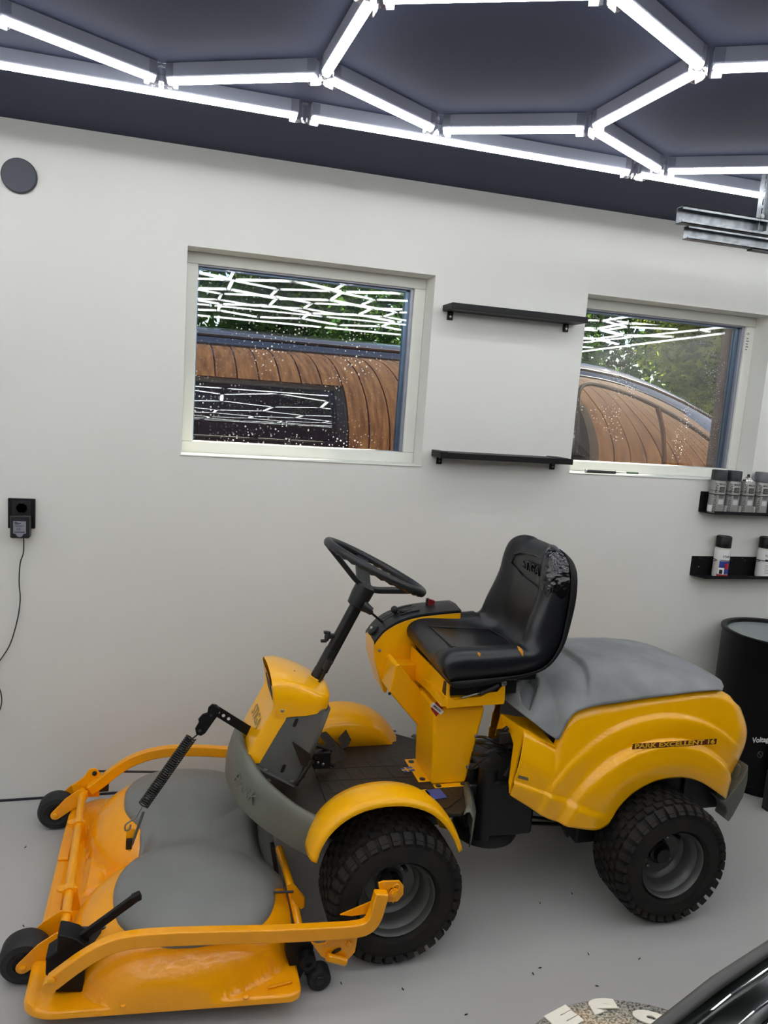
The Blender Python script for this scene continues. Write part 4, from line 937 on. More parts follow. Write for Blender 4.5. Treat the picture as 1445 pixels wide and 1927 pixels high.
# grey top
GB = [(947, 1300, -.70), (950, 1320, -.76), (970, 1333, -.80), (1000, 1356, -.84), (1030, 1380, -.862), (1050, 1394, -.872), (1056, 1381, -.874), (1064, 1366, -.876), (1075, 1351, -.878), (1090, 1339, -.880), (1120, 1329, -.882), (1160, 1323, -.882), (1210, 1315, -.882), (1260, 1308, -.880), (1310, 1301, -.878), (1345, 1297, -.872), (1366, 1302, -.855)]
gb = [Vector(p) for p in ((.998, -.66, .632), (1.001, -.72, .630), (1.010, -.765, .623), (1.027, -.805, .612), (1.055, -.84, .595), (1.095, -.862, .566), (1.128, -.872, .546))]+[at(u, v, y=y) for u, v, y in GB[6:]]; e_ = gb[-1]
gb += [Vector((e_.x+.030, -.80, e_.z-.002)), Vector((e_.x+.050, -.72, e_.z-.002))]
ZT = [(.99, .650), (1.02, .668), (1.08, .692), (1.14, .712), (1.20, .726), (1.30, .735), (1.40, .737), (1.50, .734), (1.60, .722), (1.68, .703), (1.74, .682), (1.80, .655)]
gb0 = smooth_path(gb, 8); tabz = []; taby = []
for p in gb0:
    if p.x < 1.1275: continue
    if not tabz or p.x > tabz[-1][0]+.0008: tabz.append((p.x, p.z)); taby.append((p.x, YC-p.y))
ex_ = e_.x
nosx = [(0, .998), (.07, 1.001), (.115, 1.010), (.155, 1.027), (.19, 1.055), (.212, 1.095), (.222, 1.128)]
nosz = [(0, .632), (.07, .630), (.115, .623), (.155, .612), (.19, .595), (.212, .566), (.222, .546)]
talx = [(0, ex_+.056), (.07, ex_+.052), (.15, ex_+.030), (.20, ex_), (.222, ex_-.03)]
G = []
rq = [at(u, v, z=.645) for u, v in ((962, 1303), (978, 1287), (1000, 1290), (1014, 1303), (1018, 1313), (996, 1340), (976, 1331))]
rcx, rcy = sum(p.x for p in rq)/7, sum(p.y for p in rq)/7; rq = [Vector((rcx+.008+(p.x-rcx)*.74, rcy+.012+(p.y-rcy)*.74, 0)) for p in rq]
def in_rec(x, y):
    """how deep inside the grip recess (0 outside .. 1)"""
    m_ = 1e9
    for p, q in zip(rq, rq[1:]+rq[:1]):
        ex, ey = q.x-p.x, q.y-p.y; L_ = math.hypot(ex, ey); d4 = (ex*(y-p.y)-ey*(x-p.x))/L_; s4 = (ex*(rcy-p.y)-ey*(rcx-p.x)); m_ = min(m_, d4 if s4 > 0 else -d4)
    return sstep(0, .009, m_)
NV = 96; NSX = 130
for k_ in range(NSX+1):
    s4 = (k_/NSX)**1.15; row = []
    for j in range(NV+1):
        v = -1+2*j/NV; o_ = abs(v)*.222; xn, zn, xt4 = interp(nosx, o_), interp(nosz, o_), interp(talx, o_)
        x = xn+(xt4-xn)*s4; hw4 = .222+.010*sstep(1.13, 1.25, x)-.022*sstep(ex_-.08, ex_+.02, x)
        y = YC+v*hw4; zc = max(interp(ZT, x), .60); ze = interp(tabz, x)
        z = zc+.012*(1-v*v)-.012-(zc-.012-ze)*abs(v)**(4.2+1.5*sstep(1.12, 1.3, x))
        stp = sstep(0, .012, x-(1.262-.75*max(0, abs(y-YC)-.08)**1.4)); z += (.014*stp-.008)*(1-abs(v)**8)
        d_n = x-xn; z = zn+(z-zn)*(1-(1-min(1, d_n/.045))**2.4)
        z -= .030*in_rec(x, YC-abs(y-YC))*sstep(.012, .03, d_n)*(1-sstep(.82, .92, abs(v)))
        row.append(Vector((x, y, z)))
    G.append(row)
MB().grid(G).obj('hood_cover', GRH, M, smooth=50, solid=.004)
# grey tail bumper
tb = ats([(1352, 1502), (1366, 1507), (1400, 1462), (1409, 1440), (1407, 1470), (1399, 1500), (1380, 1535), (1372, 1547), (1363, 1540), (1368, 1530), (1366, 1518)], y=-.90)
MB().prism(tb, (0, .05, 0)).obj('tail_bumper', GOL, M, bevel=.004)
te = tb[3]; MB().prism([Vector((te.x-.012, -.89, te.z-.012)), Vector((te.x+.012, -.83, te.z-.012)), Vector((te.x+.030, -.65, te.z-.012)), Vector((te.x+.012, -.47, te.z-.012)), Vector((te.x-.012, -.41, te.z-.012)), Vector((te.x-.03, -.65, te.z-.012))], (-.015, 0, -.05)).obj('tail_bumper', GOL, M, bevel=.005)
# decals on the hood
hp0, hp1 = at(1191, 1404, y=-.905), at(1347, 1394, y=-.905)
def hood_y(x, z):
    best = None
    for row in HR_:
        for p in row:
            d_ = (p.x-x)**2+(p.z-z)**2
            if best is None or d_ < best[0]: best = (d_, p.y)
    return best[1]
HR_ = hood_rows()
yp = min(hood_y(hp0.x, hp0.z), hood_y(hp1.x, hp1.z), hood_y((hp0.x+hp1.x)/2, (hp0.z+hp1.z)/2))-.0035
hp0, hp1 = at(1190, 1405, y=yp), at(1348, 1395, y=yp); dv = (hp1-hp0); md_ = (hp0+hp1)/2; an_ = math.atan2(dv.z, dv.x)
PLQ = MB().box(md_, (dv.length, .0012, .0175), Matrix.Rotation(-an_, 3, 'Y')).obj('model_plate', MAR, M, smooth=0)
tx = text('PARK EXCELLENT 16', .0195, basis(md_+Vector((0, -.0012, 0)), dv, (0, 0, 1)), DYE, 'lettering', PLQ, off=.0005, sx=1.0)
wdt = max(v.co.dot(dv.normalized()) for v in tx.data.vertices)-min(v.co.dot(dv.normalized()) for v in tx.data.vertices)
kx = dv.length*.95/wdt; D_n = dv.normalized()
for v in tx.data.vertices:
    a_ = (v.co-md_).dot(D_n); v.co += D_n*(a_*(kx-1))
s0 = at(985, 1464, y=hood_y(at(985, 1464, y=-.86).x, at(985, 1464, y=-.86).z)-.003); MB().box(s0, (.036, .001, .009), Matrix.Rotation(radians(18), 3, 'Y')).obj('type_plate', mat('worn_silver', srgb(120, 112, 92), .4, metal=.4), M, bevel=.0003)
# engine bay & joint ---------------------------------------------------
eng = MB()
eng.lohi((.965, -.80, .20), (1.12, -.50, .385)).lohi((1.13, -.83, .27), (1.70, -.46, .56)).lohi((.91, -.76, .22), (.99, -.54, .36))
eng.obj('engine_block', ENG, M, bevel=.012, seg=2)
MB().tube([(.93, -.72, .20), (.93, -.72, .40)], .022, 14).tube([(.965, -.77, .19), (.965, -.77, .42)], .030, 14).obj('joint_post', ENG, M)
MB().lathe([(.10, 0), (.105, .01), (.10, .035), (.09, .04)], (1.0, -.70, .165), (0, 0, 1), 28).obj('belt_pulley', ENG, M)
MB().lohi((.925, -.762, .218), (.965, -.760, .228)).obj('yellow_tag', DYE, M, smooth=0)
MB().box(at(945, 1385, y=-.80), (.03, .03, .035)).tube([at(948, 1375, y=-.80), at(956, 1369, y=-.80)], .008, 8).obj('connector_block', BLK, M, bevel=.004)
def hose(pts, r, name='hose'): MB().tube(smooth_path([at(u, v, y=y) for u, v, y in pts], 5), r, 8).obj(name, BLK, M)
hose([(898, 1386, -.73), (915, 1388, -.78), (932, 1396, -.79), (945, 1402, -.78)], .0045)
hose([(896, 1396, -.73), (915, 1398, -.79), (935, 1402, -.79), (948, 1410, -.78)], .0045)
hose([(896, 1398, -.73), (910, 1403, -.77), (925, 1410, -.78), (945, 1425, -.78)], .004)
hose([(890, 1418, -.73), (910, 1419, -.79), (930, 1413, -.80), (950, 1412, -.78)], .008)
hose([(885, 1447, -.74), (905, 1432, -.79), (925, 1415, -.79)], .004)
hose([(955, 1405, -.80), (968, 1408, -.80), (962, 1440, -.80), (950, 1460, -.80)], .006)
MB().tube([at(895, 1545, y=-.72), at(1075, 1552, y=-.72)], .006, 8).tube([at(930, 1528, y=-.70), at(1060, 1545, y=-.70)], .005, 8).tube([at(1062, 1545, y=-.76), at(1060, 1560, y=-.76), at(1068, 1573, y=-.76)], .005, 8).obj('control_rods', ENG, M)
MB().lohi((1.25, -.84, .18), (1.34, -.46, .32)).obj('rear_frame', ENG, M, bevel=.006); MB().lohi((1.62, -.84, .26), (1.78, -.46, .42)).obj('rear_frame', ENG, M, bevel=.006)
# ------------------------------------------------------------------ cutting deck
DK = empty('cutting_deck', (.05, YC, .07)); DK.parent = M; DK.matrix_parent_inverse = world(M).inverted()
DX0, DX1, DY0, DY1 = -.288, .345, -1.158, -.160
D1, D2 = (.045, -.882), (.045, -.412)
def deck_out(n=72):
    cx, cy = (DX0+DX1)/2, (DY0+DY1)/2; pts = []
    corners = [(DX0, DY0, .075), (DX1, DY0, .035), (DX1, DY1, .035), (DX0, DY1, .10)]
    for i, (x, y, r) in enumerate(corners):
        sx, sy = (1 if x == DX0 else -1), (1 if y == DY0 else -1); c = (x+sx*r, y+sy*r); a0 = {(-1, -1): 0, (1, -1): 90, (1, 1): 180, (-1, 1): 270}[(-(-1 if sx == -1 else 1) if False else (1 if x == DX0 else -1), 1 if y == DY0 else -1)] if False else None
        st = {0: 180, 1: 270, 2: 0, 3: 90}[i]
        for k_ in range(7): a = radians(st+90*k_/6); pts.append((c[0]+r*cos(a), c[1]+r*sin(a)))
    return pts
def dome_h(x, y):
    h = 0
    for (cx, cy) in (D1, D2):
        dx = (x-cx)/(.262 if x < cx else .335); dy = (y-cy)/.262
        r = (abs(dx)**2.2+abs(dy)**2.2)**(1/2.2)
        if r < 1: h = max(h, (1-r**3.2)**.62)
    # saddle between the two domes
    if abs(y-YC) < .2 and -.14 < x < .34: h = max(h, .80*sstep(-.10, .0, x)*(1-sstep(.26, .34, x)))
    return h
NX, NY = 84, 116
out = deck_out()
def inside_clamp(x, y):
    """pull grid border to the rounded outline"""
    for (cx, cy, r, sx, sy) in ((DX0+.075, DY0+.075, .075, -1, -1), (DX1-.035, DY0+.035, .035, 1, -1), (DX1-.035, DY1-.035, .035, 1, 1), (DX0+.10, DY1-.10, .10, -1, 1)):
        if (x-cx)*sx > 0 and (y-cy)*sy > 0:
            d_ = max(abs(x-cx), abs(y-cy)); L_ = math.hypot(x-cx, y-cy)
            if L_ > 1e-6: k_ = d_/L_; return cx+(x-cx)*k_, cy+(y-cy)*k_
    return x, y
G = []
for i in range(NX+1):
    row = []
    for j in range(NY+1):
        x = DX0+(DX1-DX0)*i/NX; y = DY0+(DY1-DY0)*j/NY; x2, y2 = inside_clamp(x, y)
        if y2 < YC: y2 += .095*(.345-x2)*((YC-y2)/(YC-DY0))**3
        z = .070+.140*dome_h(x2, y2)
        # pressed recess panels at the front edge
        if -.285 < x2 < -.262: z += .004
        z += .012*sstep(.030, .020, abs(x2+.175))*sstep(.085, .07, abs(y2+.60))*(1 if dome_h(x2, y2) < .02 else 0)
        row.append(Vector((x2, y2, z)))
    G.append(row)
dm_ = MB().grid(G, flip=True)
brd = [G[i][0] for i in range(NX+1)]+[G[NX][j] for j in range(1, NY+1)]+[G[i][NY] for i in range(NX-1, -1, -1)]+[G[0][j] for j in range(NY-1, 0, -1)]
nb_ = len(brd); cc0 = Vector(((DX0+DX1)/2, YC, 0))
lip = [p+Vector((p.x-cc0.x, p.y-cc0.y, 0)).normalized()*.004 for p in brd]
dm_.add(brd+[Vector((p.x, p.y, .066)) for p in lip]+[Vector((p.x, p.y, .054)) for p in lip]+[Vector((b.x, b.y, .054)) for b in brd], [(i, nb_+i, nb_+(i+1) % nb_, (i+1) % nb_) for i in range(nb_)]+[(nb_+i, 2*nb_+i, 2*nb_+(i+1) % nb_, nb_+(i+1) % nb_) for i in range(nb_)]+[(2*nb_+i, 3*nb_+i, 3*nb_+(i+1) % nb_, 2*nb_+(i+1) % nb_) for i in range(nb_)])
dm_.obj('deck_shell', ORA, DK, smooth=60)
# grey belt cover: two lobes on top of the domes joined at the back
def lobe(x, y):
    """signed inside measure of the cover outline (1 centre .. 0 edge)"""
    best = -9
    for (cx, cy, rx0, rx1, ry) in ((D1[0]+.030, D1[1]-.005, .185, .235, .195), (D2[0]+.030, D2[1]+.005, .185, .235, .195)):
        dx = (x-cx)/(rx0 if x < cx else rx1); dy = (y-cy)/ry; best = max(best, 1-(abs(dx)**2.3+abs(dy)**2.3)**(1/2.3))
    dx = (x-.150)/.205; dy = (y-YC)/.25; best = max(best, 1-(abs(dx)**4+abs(dy)**6)**(1/5))
    return best
# trace the outline as rays from the centre, then loft inward
cx0, cy0 = .14, YC
ring = []
NR = 200
for k_ in range(NR):
    a = 2*pi*k_/NR; lo, hi = 0.0, .7
    # walk outward to the last inside point
    last = 0
    for s_ in range(140):
        r_ = .005*s_
        if lobe(cx0+r_*cos(a), cy0+r_*sin(a)) > 0: last = r_
    ring.append((a, last))
rr_ = [r for a, r in ring]
for _ in range(2): rr_ = [(rr_[i-1]+2*rr_[i]+rr_[(i+1) % NR])/4 for i in range(NR)]
rings = []
for f_, lift in ((1.0, -.006), (1.0, .006), (.985, .012), (.96, .016), (.92, .019), (.87, .021), (.81, .023), (.75, .024), (.68, .025), (.6, .026), (.52, .026), (.44, .026), (.36, .026), (.28, .026), (.2, .026), (.05, .026)):
    rw = []
    for (a, _), r in zip(ring, rr_):
        x, y = cx0+r*f_*cos(a), cy0+r*f_*sin(a); hz_ = .070+.140*dome_h(x, y)
        # shallow valley between the two lobes
        val = -.010*math.exp(-((y-YC)/.05)**2)
        rw.append(Vector((x, y, hz_+lift+(val if f_ < .97 else val*.4))))
    rings.append(rw)
bc = MB().rings(rings, cap=True); bc.obj('belt_cover', GRC, DK, smooth=60)
# front cross bar with collars and plates
zb = .125
b0, b1 = at(156, 1489, z=zb), at(121, 1748, z=zb)
MB().tube([b0, b1], .0125, 14).obj('height_bar', ORA, DK)
for t_ in (.30, .78):
    p = b0.lerp(b1, t_); dr = (b1-b0).normalized(); MB().tube([p-dr*.012, p+dr*.012], .0185, 14).tube([p+Vector((-.018, 0, .006)), p+Vector((-.018, 0, .012))], .014, 10).obj('bar_collar', ORA, DK)
p = b0.lerp(b1, .30); MB().prism([p+Vector((.0, -.006, -.06)), p+Vector((.03, -.006, -.06)), p+Vector((.02, -.006, .012)), p+Vector((-.012, -.006, .016))], (0, .006, 0)).obj('bar_lug', ORA, DK, bevel=.001)
p = b0.lerp(b1, .78); MB().prism([p+Vector((.0, -.006, -.06)), p+Vector((.03, -.006, -.06)), p+Vector((.02, -.006, .012)), p+Vector((-.012, -.006, .016))], (0, .006, 0)).obj('bar_lug', ORA, DK, bevel=.001)
# long flat strap plates on the front rim
for (u0, v0_, u1, v1_) in ((133, 1556, 118, 1618), (110, 1672, 101, 1728)):
    a_, b_ = at(u0, v0_, z=.078), at(u1, v1_, z=.078); MB().bar([a_, b_], .030, .008).obj('rim_strap', ORA, DK, bevel=.003); bolt(a_+Vector((0, 0, .004)) if u0 > 120 else b_+Vector((0, 0, .004)), (0, 0, 1), .008, .004, ORA, DK)
for u, v in ((232, 1893), (463, 1877), (202, 1690)): bolt(at(u, v, z=.074), (0, 0, 1), .007, .005, ORA, DK)
MB().box(at(527, 1853, z=.074), (.06, .006, .006), Matrix.Rotation(radians(8), 3, 'Z')).obj('weld_bead', ORA, DK, bevel=.002)
# caster wheels ---------------------------------------------------------
def caster(u, v, y0, w_, R_, ua, va, name='caster_wheel'):
    """(u, v) pixel of the axle on the near face y0"""
    c = at(u, v, y=y0); c.z = R_
    W_ = empty(name, c); W_.parent = M; W_.matrix_parent_inverse = world(M).inverted()
    MB().lathe([(R_*.42, .004), (R_*.50, .004), (R_*.62, 0), (R_*.86, .003), (R_, .016), (R_, w_-.016), (R_*.86, w_-.003), (R_*.6, w_), (R_*.42, w_-.006)], c, (0, 1, 0), 40, cap=False).obj('roller', CRB, W_, smooth=40)
    MB().lathe([(R_*.5, .010), (R_*.2, .016), (0, .016)], c, (0, 1, 0), 24, cap=False).obj('roller_core', BLK, W_); MB().lathe([(R_*.5, w_-.010), (R_*.2, w_-.016), (0, w_-.016)], c, (0, 1, 0), 24, cap=False).obj('roller_core', BLK, W_)
    MB().tube([c+Vector((0, -.004, 0)), c+Vector((0, w_+.004, 0))], .008, 10).obj('axle_pin', ORA, W_)
    bolt(c+Vector((0, -.007, 0)), (0, -1, 0), .009, .006, ORA, W_)
    t = Vector((ua, 0, va))
    for yy in (-.007, w_+.003):
        e = Vector((t.x, c.y, t.z)); dr = (e-c); L_ = dr.length; dr.normalize(); nn = Vector((-dr.z, 0, dr.x)); pts = []
        for a in range(8): an = pi/2+pi*a/7; pts.append(c+dr*(.016*cos(an))+nn*(.016*sin(an)))
        mid = c+dr*L_*.55; pts += [mid-nn*.020, e-nn*.022, e+dr*.018, e+nn*.022, mid+nn*.026]
        MB().prism([p+Vector((0, yy, 0)) for p in pts], (0, .005, 0)).obj('caster_plate', ORA, W_, bevel=.001)
    return W_
caster(105, 1522, -.225, .066, .060, b0.x+.004, zb+.004)
caster(43, 1801, -.930, .075, .060, b1.x, zb+.002)
# far end plate carrying the lift rod
pp = ats([(135, 1480), (158, 1462), (168, 1448), (180, 1446), (190, 1456), (191, 1480), (186, 1500), (165, 1500), (150, 1500), (138, 1495)], y=-.195)
MB().prism(pp, (0, .006, 0)).obj('end_plate', ORA, DK, bevel=.001); bolt(at(178, 1455, y=-.196), (0, -1, 0), .008, .006, BLK, DK)
MB().box(at(196, 1480, y=-.19), (.03, .03, .025)).obj('far_bracket', BLK, DK, bevel=.003)
MB().tube([at(182, 1451, y=-.19), at(300, 1453, y=-.19)], .004, 8).obj('link_rod', DST, DK)
# near end plate, rod, black height quadrant with handle
MB().prism(ats([(118, 1750), (124, 1742), (140, 1742), (146, 1752), (150, 1765), (112, 1790), (108, 1775)], y=-.985), (0, .006, 0)).obj('end_plate', ORA, DK, bevel=.001)
bolt(at(132, 1755, y=-.986), (0, -1, 0), .009, .006, BLK, DK)
MB().tube([at(135, 1747, y=-.98), at(280, 1746, y=-.98)], .0045, 8).obj('link_rod', DST, DK)
qd = MB().prism(ats([(108, 1760), (124, 1762), (145, 1768), (160, 1780), (166, 1790), (160, 1800), (158, 1850), (155, 1868), (98, 1868), (98, 1850), (85, 1835), (86, 1810), (84, 1806), (106, 1792)], y=-1.055), (0, .055, 0))
qd.obj('height_quadrant', BLP, DK, bevel=.004)
MB().bar(ats([(143, 1768), (150, 1766), (205, 1726), (258, 1687)], y=-1.03), .014, .020).bar(ats([(248, 1692), (265, 1684)], y=-1.03), .018, .018).obj('height_lever', BLP, DK, bevel=.003)
MB().prism(ats([(158, 1768), (194, 1742), (190, 1756), (168, 1786)], y=-1.02), (0, .004, 0)).obj('lever_plate', DST, DK, smooth=0)
# arms -------------------------------------------------------------------
AY = -1.095
arm = smooth_path(ats([(97, 1849), (118, 1833), (160, 1803), (205, 1779), (250, 1768), (310, 1763), (400, 1760), (520, 1757), (620, 1752), (664, 1749), (690, 1742), (704, 1725), (712, 1700), (718, 1678)], y=AY), 4)
MB().bar(arm, .026, .036).obj('deck_arm', ORA, DK, bevel=.005, seg=3)
MB().lathe([(.016, 0), (.016, .024), (0, .024)], at(96, 1845, y=AY+.008), (0, -1, 0), 20).obj('arm_pivot', ORA, DK)
bolt(at(96, 1846, y=AY-.016), (0, -1, 0), .008, .006, ORA, DK)
hp = ats([(712, 1662), (722, 1659), (752, 1658), (760, 1668), (759, 1684), (748, 1697), (728, 1698), (716, 1690)], y=-1.085)
MB().prism(hp, (0, .006, 0)).obj('hitch_plate', ORA, DK, bevel=.0015)
hc = at(741, 1680, y=-1.090); MB().lathe([(.013, 0), (.013, .002), (.0075, .003), (.0075, .010), (0, .011)], hc, (0, -1, 0), 18).obj('hitch_pin', ORA, DK)
rg2 = [hc+Vector((.003, -.007, .018))+Vector((.008*cos(a), 0, .010*sin(a))) for a in [2*pi*i/14 for i in range(14)]]
MB().tube(rg2, .0015, 6, closed=True).tube([hc+Vector((-.001, -.008, .008)), hc+Vector((-.003, -.008, -.022))], .0016, 6).obj('r_clip', ORA, DK)
MB().tube([hc+Vector((0, .004, 0)), Vector((hc.x, -.96, hc.z))], .012, 12).obj('hitch_stub', BMT, DK)
MB().prism(ats([(640, 1722), (708, 1693), (706, 1712), (690, 1720), (662, 1724)], y=-1.075), (0, .004, 0)).obj('gusset', ORA, DK, smooth=0)
FA = -.205
arf = smooth_path(ats([(168, 1487), (190, 1472), (215, 1452), (245, 1433), (280, 1420), (320, 1413), (370, 1412), (430, 1415), (500, 1418)], y=FA), 4)
MB().bar(arf, .026, .036).obj('deck_arm', ORA, DK, bevel=.005, seg=3)
arf2 = [arf[-1], Vector((.45, FA, arf[-1].z-.01)), Vector((.56, FA-.0, .235)), Vector((.6, FA, .235))]
MB().bar(smooth_path(arf2, 3), .026, .034).obj('deck_arm_end', ORA, DK, bevel=.004)
# rear hinge bracket with slots, rear roller and cross rods
bk_ = ats([(584, 1772), (597, 1778), (612, 1776), (628, 1758), (674, 1757), (668, 1792), (655, 1806), (648, 1812), (624, 1810), (604, 1800), (594, 1786)], y=-1.075)
MB().prism(bk_, (0, .006, 0)).obj('hinge_plate', ORA, DK, bevel=.001)
MB().tube([at(616, 1801, y=-1.085), at(650, 1810, y=-1.085)], .0105, 10).obj('hinge_tube', ORA, DK)
bolt(at(657, 1776, y=-1.076), (0, -1, 0), .008, .006, ORA, DK, hexa=True)
MB().prism([at(633, 1789, y=-1.077)+Vector((.013*cos(a), 0, .006*sin(a)+.004*cos(a))) for a in [2*pi*i/10 for i in range(10)]], (0, -.001, 0)).obj('slot', ENG, DK, smooth=0)
MB().prism(ats([(538, 1765), (552, 1768), (590, 1776), (590, 1795), (578, 1820), (560, 1850), (552, 1838), (545, 1820), (538, 1800)], y=-1.06), (0, .05, 0)).obj('rear_bracket', BLP, DK, bevel=.003)
MB().lathe([(.021, 0), (.021, .03), (.012, .034), (.008, .034), (.008, .030), (0, .030)], at(576, 1797, y=-1.055), (0, -1, 0), 20).obj('bracket_bush', BLP, DK)
rc_ = at(602, 1849, y=-1.08); R2 = .030; rc_.z = R2+.0005
RW = empty('rear_roller', rc_); RW.parent = M; RW.matrix_parent_inverse = world(M).inverted()
MB().lathe([(0, 0), (.010, 0), (.012, .003), (R2-.004, .001), (R2, .006), (R2, .038), (R2-.005, .043), (0, .043)], rc_, (0, 1, 0), 32).obj('roller', CRB, RW)
MB().lathe([(.010, 0), (.010, .003), (0, .003)], rc_, (0, -1, 0), 14).obj('roller_cap', BLK, RW)
MB().tube([rc_+Vector((0, .02, 0)), at(575, 1826, y=-1.05)], .010, 10).obj('roller_arm', BLP, RW)
MB().tube([at(525, 1597, y=-.70), at(545, 1660, y=-.85), at(568, 1770, y=-1.0)], .011, 10).obj('lift_tube', ORA, DK)
MB().prism(ats([(540, 1665), (548, 1662), (572, 1690), (572, 1708), (566, 1712), (548, 1690)], y=-.92), (.004, .006, 0)).obj('lift_plate', ORA, DK, bevel=.001)
MB().tube(ats([(515, 1679), (552, 1678)], y=-.93), .0035, 8).obj('link_rod', DST, DK)
MB().bar(ats([(512, 1590), (520, 1640), (532, 1700)], y=-.80), .03, .012).obj('belt_guard', ENG, DK, bevel=.002)
# lift spring ---------------------------------------------------------------
k0, k1 = at(400, 1333, y=YC), at(469, 1376, y=YC)
MB().bar([k0, k1], .006, .028, up=(k1-k0).cross(Vector((0, 1, 0)))).obj('lift_bar', BLP, DK, bevel=.001)
for t_ in (.12, .26, .40): p = k0.lerp(k1, t_+.03); MB().lathe([(.0048, 0), (.0048, .0005), (0, .0005)], p+Vector((0, -.0035, 0)), (0, -1, 0), 12).obj('bar_hole', WALL, DK)
lk = ats([(392, 1330), (399, 1324), (407, 1325), (413, 1332), (411, 1343), (400, 1358), (386, 1378), (378, 1383), (369, 1380), (367, 1370), (374, 1358), (373, 1352), (381, 1343), (390, 1340)], y=YC-.004)
MB().prism(lk, (0, -.008, 0)).obj('lift_link', BLP, DK, bevel=.001)
for u, v in ((398, 1346), (376, 1375)): bolt(at(u, v, y=YC-.013), (0, -1, 0), .005, .003, DST, DK)
MB().lathe([(.011, 0), (.013, .02), (0, .022)], at(404, 1333, y=YC+.0), (0, -1, 0), 16).obj('link_knob', BLP, DK)
s0_, s1_ = at(360, 1387, y=YC-.005), at(269, 1516, y=YC-.03)
ax_ = (s1_-s0_).normalized(); u1 = ax_.cross(Vector((0, 1, 0))).normalized(); u2 = ax_.cross(u1); Ls = (s1_-s0_).length
def coil(rad, turns, wr, t0, t1, ph=0):
    n_ = int(turns*14); return MB().tube([s0_+ax_*(Ls*(t0+(t1-t0)*i/n_))+(u1*cos(2*pi*turns*i/n_+ph)+u2*sin(2*pi*turns*i/n_+ph))*rad for i in range(n_+1)], wr, 6)
coil(.0145, 34, .0022, 0, 1).obj('lift_spring', BMT, DK); coil(.0095, 26, .0016, .06, .97).obj('inner_spring', BMT, DK)
MB().tube([at(377, 1378, y=YC-.01), s0_+ax_*.02], .0022, 6).obj('spring_hook', BMT, DK)
hk = smooth_path(ats([(268, 1517), (257, 1536), (252, 1542), (244, 1546), (236, 1553), (236, 1562), (243, 1561), (246, 1552)], y=YC-.035), 4); MB().tube(hk, .0024, 8).obj('lower_hook', STL, DK)
MB().prism(ats([(238, 1560), (241, 1556), (256, 1560), (249, 1592), (245, 1600), (236, 1596)], y=YC-.03), (0, -.006, 0)).obj('hook_bracket', ORA, DK, smooth=0)
MB().box(at(243, 1586, y=YC-.035), (.016, .02, .03)).obj('hook_block', BLK, DK, bevel=.001)
MB().tube(ats([(270, 1528), (248, 1590)], y=YC-.04), .004, 6).obj('hook_strut', GPN, DK)

# ------------------------------------------------------------------ black drum bin and box with a printed name
bxc = Vector((2.500, -.225, 0)); BR = .215; hB = at(1384, 1192, x=2.29).z
hB = .655
Bn = empty('drum_bin', bxc, 'black cylindrical bin with a glass-like grey lid in the right corner behind the mower', 'bin')
MB().lathe([(BR-.012, 0), (BR-.008, .03), (BR-.004, .035), (BR, .04), (BR, hB-.02), (BR+.006, hB-.012), (BR+.006, hB-.003), (BR-.004, hB), (BR-.016, hB-.004), (BR-.020, hB-.016), (BR-.022, hB-.05)], bxc, (0, 0, 1), 56, cap=False).obj('drum', mat('gloss_black', srgb(7, 7, 9), .35, spec=.2), Bn, smooth=50)
MB().lathe([(BR-.020, hB-.016), (BR-.04, hB-.018), (0, hB-.018)], bxc, (0, 0, 1), 48).obj('lid', mat('pale_lid', srgb(132, 140, 140), .25), Bn)
MB().lathe([(BR-.030, -.0), (BR-.012, 0), (BR-.012, .002)], bxc, (0, 0, 1), 40).obj('drum_foot', BLK, Bn)
vb = at(1436, 1400, y=-.47)
V_ = empty('charger_box', (2.46, -.46, 0), 'low black case with small white lettering reading Voltage standing in front of the drum bin', 'case')
MB().prism([(2.315, -.49, .012), (2.315, -.49, .16), (2.345, -.49, .215), (2.40, -.49, .24), (2.75, -.49, .24), (2.75, -.49, .012)], (0, .03, 0)).obj('case_body', BLK, V_, bevel=.008, seg=3)
MB().prism([(2.325, -.492, .012), (2.75, -.492, .012), (2.75, -.492, .05), (2.325, -.492, .05)], (0, -.004, 0)).lohi((2.32, -.49, 0), (2.74, -.46, .013)).obj('case_base', BLK, V_, smooth=0)
vt = at(1416, 1394, y=-.493)
text('Voltage', .030, basis((vt.x, -.4915, vt.z), (1, 0, 0), (0, 0, 1)), DWH, 'lettering', V_, align='LEFT', off=.0006)
ky = at(1430, 1420, y=-.492); MB().tube([ky+Vector((.012*cos(2*pi*i/16), 0, .012*sin(2*pi*i/16))) for i in range(16)], .002, 6, closed=True).box(ky, (.016, .003, .003), Matrix.Rotation(radians(40), 3, 'Y')).obj('lock', DST, V_)

# ------------------------------------------------------------------ stool in front of the car
zs = .200; ux, uy, SR = .937, -1.734, .309
ST = empty('covered_tyre', (ux, uy, 0), 'tyre lying flat under a shiny speckled round cover with cream letters, beside the black car', 'tyre')
spk = mat('speckled_gloss', srgb(245, 242, 230), .22, metal=.35, col2=srgb(120, 120, 110), vscale=200, coat=.8, detail=1)
MB().lathe([(.17, .02), (.20, .0), (SR-.03, .0), (SR-.004, .03), (SR, .06), (SR, zs-.06), (SR-.006, zs-.022), (SR-.03, zs-.006), (.20, zs-.004), (.17, zs-.02)], (ux, uy, 0), (0, 0, 1), 72, cap=False).obj('tyre', RUB, ST, smooth=60)
MB().lathe([(SR-.014, -.012), (SR-.012, -.006), (SR-.020, 0), (SR*.6, .008), (0, .012)], (ux, uy, zs), (0, 0, 1), 72, cap=False).obj('round_cover', spk, ST, smooth=180)
cream = mat('cream_print', srgb(252, 246, 228), .35)
